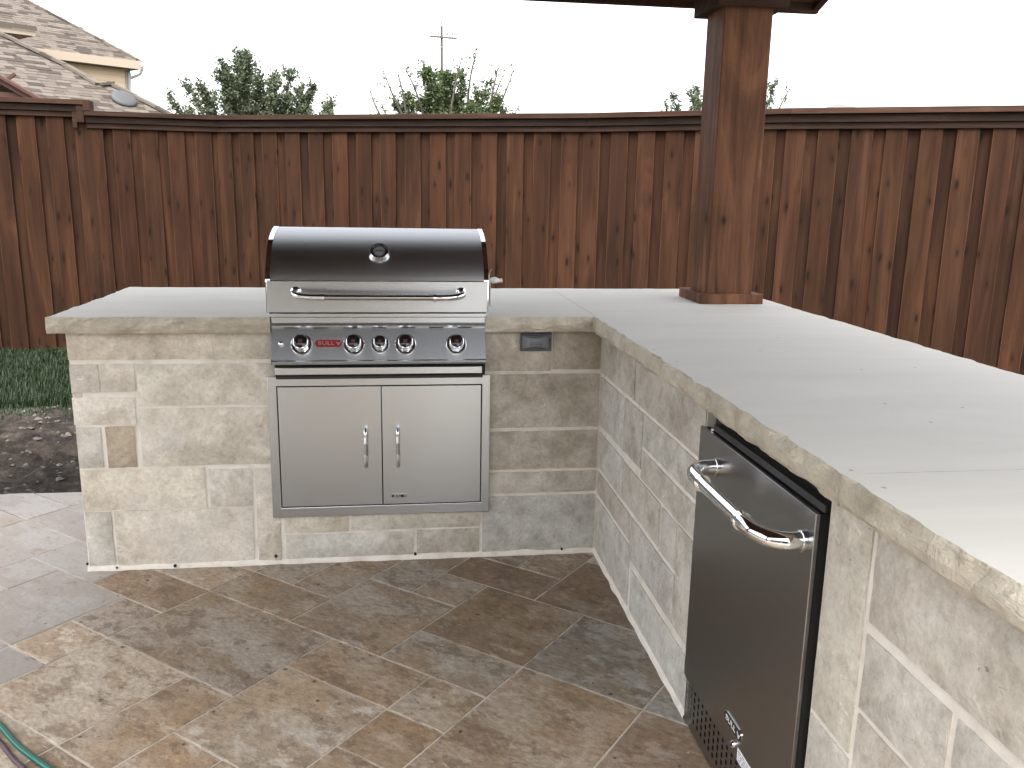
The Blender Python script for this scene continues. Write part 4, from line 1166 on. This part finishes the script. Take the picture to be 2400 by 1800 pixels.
# small bay with its own eave at the upper left
S_ = lambda a, o, z: HE+HU*a+HO*(2.0+o)+Vector((0, 0, z))
b = MB(); b.prism([S_(3.77, 0, .085), S_(8, 0, .02), S_(8, 0, .14), S_(3.77, 0, .195)], HO*-.05); b.build('bay_fascia', TRIM, h1)
b = MB(); b.prism([S_(3.8, -.055, .09), S_(8, -.055, .03), S_(8, -1.2, .03), S_(3.8, -1.2, .09)], (0, 0, .02)); b.build('bay_soffit', SOFFIT, h1)
roofplane('bay_roof', S_(3.74, .04, .30), [(0, 0), (4.2, 0), (4.2, 3.0), (1.9, 3.0)], h1, rg, .10)
b = MB(); b.prism([S_(4.22, -.35, -2.5), S_(8, -.35, -2.5), S_(8, -1.15, -2.5), S_(4.22, -1.15, -2.5)], (0, 0, 2.60)); b.build('bay_wall', CREAM, h1)

# neighbour's red-brown patio gable
pg = empty('neighbour_patio_cover', (-7.0, 11.3, -.16), 'red-brown timber patio gable below the shingle roof at far left', 'patio cover')
RBW = m_plain('red_brown_stain', (0.062, 0.024, 0.014), 0.8)
def rk_board(z_off, h, y, t_, nm, mat):
    b = MB(); x0, z0, x1, z1 = -7.30, 3.40, -5.86, 2.575
    b.prism([(x0, y, z0+z_off), (x1, y, z1+z_off), (x1, y, z1+z_off-h), (x0, y, z0+z_off-h)], (0, t_, 0)); b.build(nm, mat, pg)
rk_board(0.0, .045, 10.93, .2, 'drip_edge', RBW); rk_board(-.046, .085, 11.0, .04, 'rake_board', RBW)
b = MB(); b.prism([(-7.3, 11.02, 3.36), (-5.9, 11.02, 2.55), (-6.8, 12.5, 2.55), (-8.2, 12.5, 3.36)], (0, 0, .03)); b.build('roof_deck', BEAMW, pg)
b = MB(); b.prism([(-8.1, 12.4, 3.28), (-6.8, 12.4, 2.50), (-6.8, 12.4, -.16), (-8.1, 12.4, -.16)], (0, .05, 0)); b.build('back_panel', BEAMW, pg)
for x, y in ((-6.05, 11.15), (-6.9, 12.3)): box('support_post', RBW, pg, x-.05, x+.05, y-.05, y+.05, -.16, 2.62)
b = MB(); b.obox((-6.5, 11.1, 2.62), Vector((1, 0, -.05)).normalized(), EY, EZ, .5, .03, .05); b.build('tie_beam', RBW, pg)
b = MB(); b.obox((-6.45, 11.1, 2.78), Vector((.8, 0, .6)).normalized(), EY, Vector((-.6, 0, .8)), .25, .02, .02); b.build('brace', RBW, pg)

# far roof peak over the right part of the fence
fh = empty('far_house', (16.8, 32, -.16), 'grey hipped roof peak barely showing above the fence on the right', 'house')
GREYR = m_plain('grey_far_roof', (0.14, 0.138, 0.132), 0.95)
b = MB(); pk = Vector((16.36, 30.0, 4.98)); pk2 = Vector((17.4, 34, 4.98))
base = [Vector((13.9, 28.2, 3.9)), Vector((21.5, 28.2, 3.9)), Vector((21.5, 37, 3.9)), Vector((13.9, 37, 3.9))]
n = len(b.v); b.v += [tuple(v) for v in base]+[tuple(pk), tuple(pk2)]
for q in ((0, 1, 4), (1, 5, 4), (1, 2, 5), (2, 3, 5), (3, 0, 4, 5), (3, 2, 1, 0)): b.face(q)
b.build('roof', GREYR, fh)
box('wall', CREAM, fh, 14.4, 21.0, 28.7, 36.5, -.16, 3.9)

# utility pole
up_ = empty('utility_pole', (2.78, 65, -.16), 'weathered wooden utility pole with a crossarm above the middle tree', 'utility pole')
MB().tube([(2.80, 65, -.16), (2.78, 65, 8), (2.762, 65, 13.35)], [.14, .12, .09], 10).build('pole', POLEW, up_, smooth=60)
b = MB(); b.obox((2.89, 64.82, 12.55), Vector((.985, .0, -.043)).normalized(), EY, EZ, 1.0, .05, .06); b.build('crossarm', POLEW, up_)
MB().tube([(2.15, 64.8, 12.52), (2.76, 64.84, 11.85)], .03, 6).build('crossarm_brace', SATIN, up_)
MB().tube([(3.4, 64.8, 12.48), (2.80, 64.84, 11.85)], .03, 6).build('crossarm_brace', SATIN, up_)
INS = m_plain('glazed_insulator', (0.25, 0.23, 0.22), 0.3)
im = MB().lathe((0, 0, 0), (0, 0, 1), [(.025, 0), (.03, .14), (.08, .15), (.085, .20), (.05, .22), (.075, .25), (.05, .32), (.03, .34)], 10).mesh('insulator'); im.materials.append(INS)
for x, z in ((2.03, 12.66), (2.50, 12.64), (3.17, 12.60), (3.55, 12.59), (3.74, 12.58), (2.762, 13.34)): inst('insulator', im, (x, 64.82, z), parent=up_)

def tree(name, base, tips, label, leafmat, dens, leaf, rng, spread, group, twig=.32, low=.25):
    root = empty(name, base, label, 'tree', group)
    wood = MB(); lf = MB(); B = Vector(base)
    fork = B+Vector((0, 0, .9))
    wood.tube([B, B+Vector((.03, 0, .5)), fork], [.10, .08, .065], 8)
    def leafq(p, s):
        d = Vector((rng.gauss(0, 1), rng.gauss(0, 1), rng.gauss(0, .8))).normalized(); a = d.orthogonal().normalized()
        a = (Matrix.Rotation(rng.uniform(0, 6.28), 3, d) @ a)
        L = s*rng.uniform(.7, 1.3); w_ = L*rng.uniform(.26, .38); c = d.cross(a)*.0
        n = len(lf.v); lf.v += [tuple(p), tuple(p+d*L*.5+a*w_), tuple(p+d*L), tuple(p+d*L*.5-a*w_)]; lf.face((n, n+1, n+2, n+3))
    for (tx, ty, tz, dn) in tips:
        tip = Vector((tx, ty, tz)); mid = fork.lerp(tip, .5)+Vector((rng.uniform(-.12, .12), rng.uniform(-.12, .12), rng.uniform(-.1, .15)))
        path = spline([fork, mid, tip.lerp(mid, .35)+Vector((rng.uniform(-.06, .06), rng.uniform(-.06, .06), 0)), tip], 7)
        N = len(path)
        wood.tube(path, [.030*(1-i/N)+.0035 for i in range(N)], 5, caps=False)
        nt_ = int(34*dn)
        for k in range(nt_):
            f = low+(1-low)*(k/nt_)**.85; p = path[min(N-1, int(f*(N-1)))].copy()
            dirv = (path[-1]-path[0]).normalized()*.75+Vector((rng.gauss(0, 1), rng.gauss(0, 1), rng.gauss(0.1, .7)))*spread
            L = twig*rng.uniform(.35, 1.15)*(1.2-.85*f); dirv.normalize()
            q = p.copy(); seg = [p]
            for _ in range(4):
                dirv = (dirv+Vector((rng.gauss(0, .22), rng.gauss(0, .22), rng.gauss(.06, .2)))).normalized(); q = q+dirv*(L/4); seg.append(q)
            wood.tube(seg, [.0055, .0048, .004, .003, .002], 3, caps=False)
            for _ in range(int(dens*dn*rng.uniform(.5, 1.4))):
                i = rng.random()*3.99; ii = int(i); pp = seg[ii].lerp(seg[ii+1], i-ii)+Vector((rng.gauss(0, .022), rng.gauss(0, .022), rng.gauss(0, .022))); leafq(pp, leaf)
    wood.build('trunk', BARK, root, recalc=False)
    lf.build('crown', leafmat, root, recalc=False)
    return root
tr_ = random.Random(9)
def J(x, z, dn=1.0, y=10.0): return (x, y+tr_.uniform(-.5, .5), z, dn)
tips1 = [J(-3.85, 2.55, .9), J(-3.58, 2.76, .8), J(-3.35, 2.72), J(-3.17, 2.92), J(-3.02, 3.0, 1.2), J(-2.87, 3.20, 1.3), J(-2.82, 3.05, 1.2), J(-2.68, 3.12, 1.2), J(-2.6, 2.9, 1.2), J(-2.43, 2.92), J(-2.35, 2.75), J(-2.13, 2.98, .9), J(-2.05, 2.8), J(-1.85, 2.76), J(-1.65, 2.58, .9), J(-1.62, 2.45), J(-2.2, 2.6, 1.2), J(-2.9, 2.75, 1.3), J(-3.3, 2.55, 1.1), J(-3.7, 2.4), J(-2.6, 2.6, 1.3), J(-3.05, 2.6, 1.2), J(-2.0, 2.45, 1.1)]
tree('shrubby_tree', (-2.75, 10, -.16), tips1, 'dense grey-green tree beyond the fence between house and pole', LEAF1, 40, .042, tr_, .75, 'trees beyond the fence', .44)
tips2 = [J(-.30, 3.02, 1.2), J(-.05, 3.12, 1.2), J(.02, 3.0, 1.3), J(.2, 3.05, .9), J(-.2, 2.85, 1.3), J(.15, 2.75, 1.2), J(-.55, 2.70, 1.1), J(-.75, 2.62, 1.0), J(.45, 2.8, 1.0), J(.62, 2.95, .8), J(.72, 2.7, .9), J(-.4, 2.6, 1.3), J(.3, 2.55, 1.2), J(0, 2.6, 1.3), J(.55, 2.5, 1.1), J(.85, 2.55, .7),
         J(-.89, 3.0, .28), J(-.62, 3.05, .3), J(-.33, 3.27, .3), J(.39, 3.27, .32), J(.88, 3.11, .28), J(1.05, 3.2, .22), J(.75, 3.22, .2), J(-1.1, 2.78, .2), J(1.11, 2.65, .25), J(-.95, 2.62, .3), J(.22, 3.25, .35), J(-.72, 3.1, .2)]
tree('shrubby_tree', (.0, 10, -.16), tips2, 'green tree with loose bare upper twigs in front of the utility pole', LEAF2, 46, .042, tr_, .65, 'trees beyond the fence', .40)
tips3 = [J(3.65, 2.95, .4, 11), J(3.85, 3.0, .35, 11), J(4.06, 3.12, .4, 11), J(4.2, 2.95, .6, 11), J(4.5, 2.95, .6, 11), J(4.9, 3.0, .6, 11), J(5.2, 3.05, .45, 11), J(5.42, 3.2, .4, 11), J(5.2, 2.85, .5, 11), J(5.62, 3.12, .2, 11), J(3.5, 2.85, .25, 11)]
tree('shrubby_tree', (4.6, 11, -.16), tips3, 'sparse tree whose thin twigs show on both sides of the post', LEAF1, 60, .050, tr_, .55, 'trees beyond the fence', .36, .5)
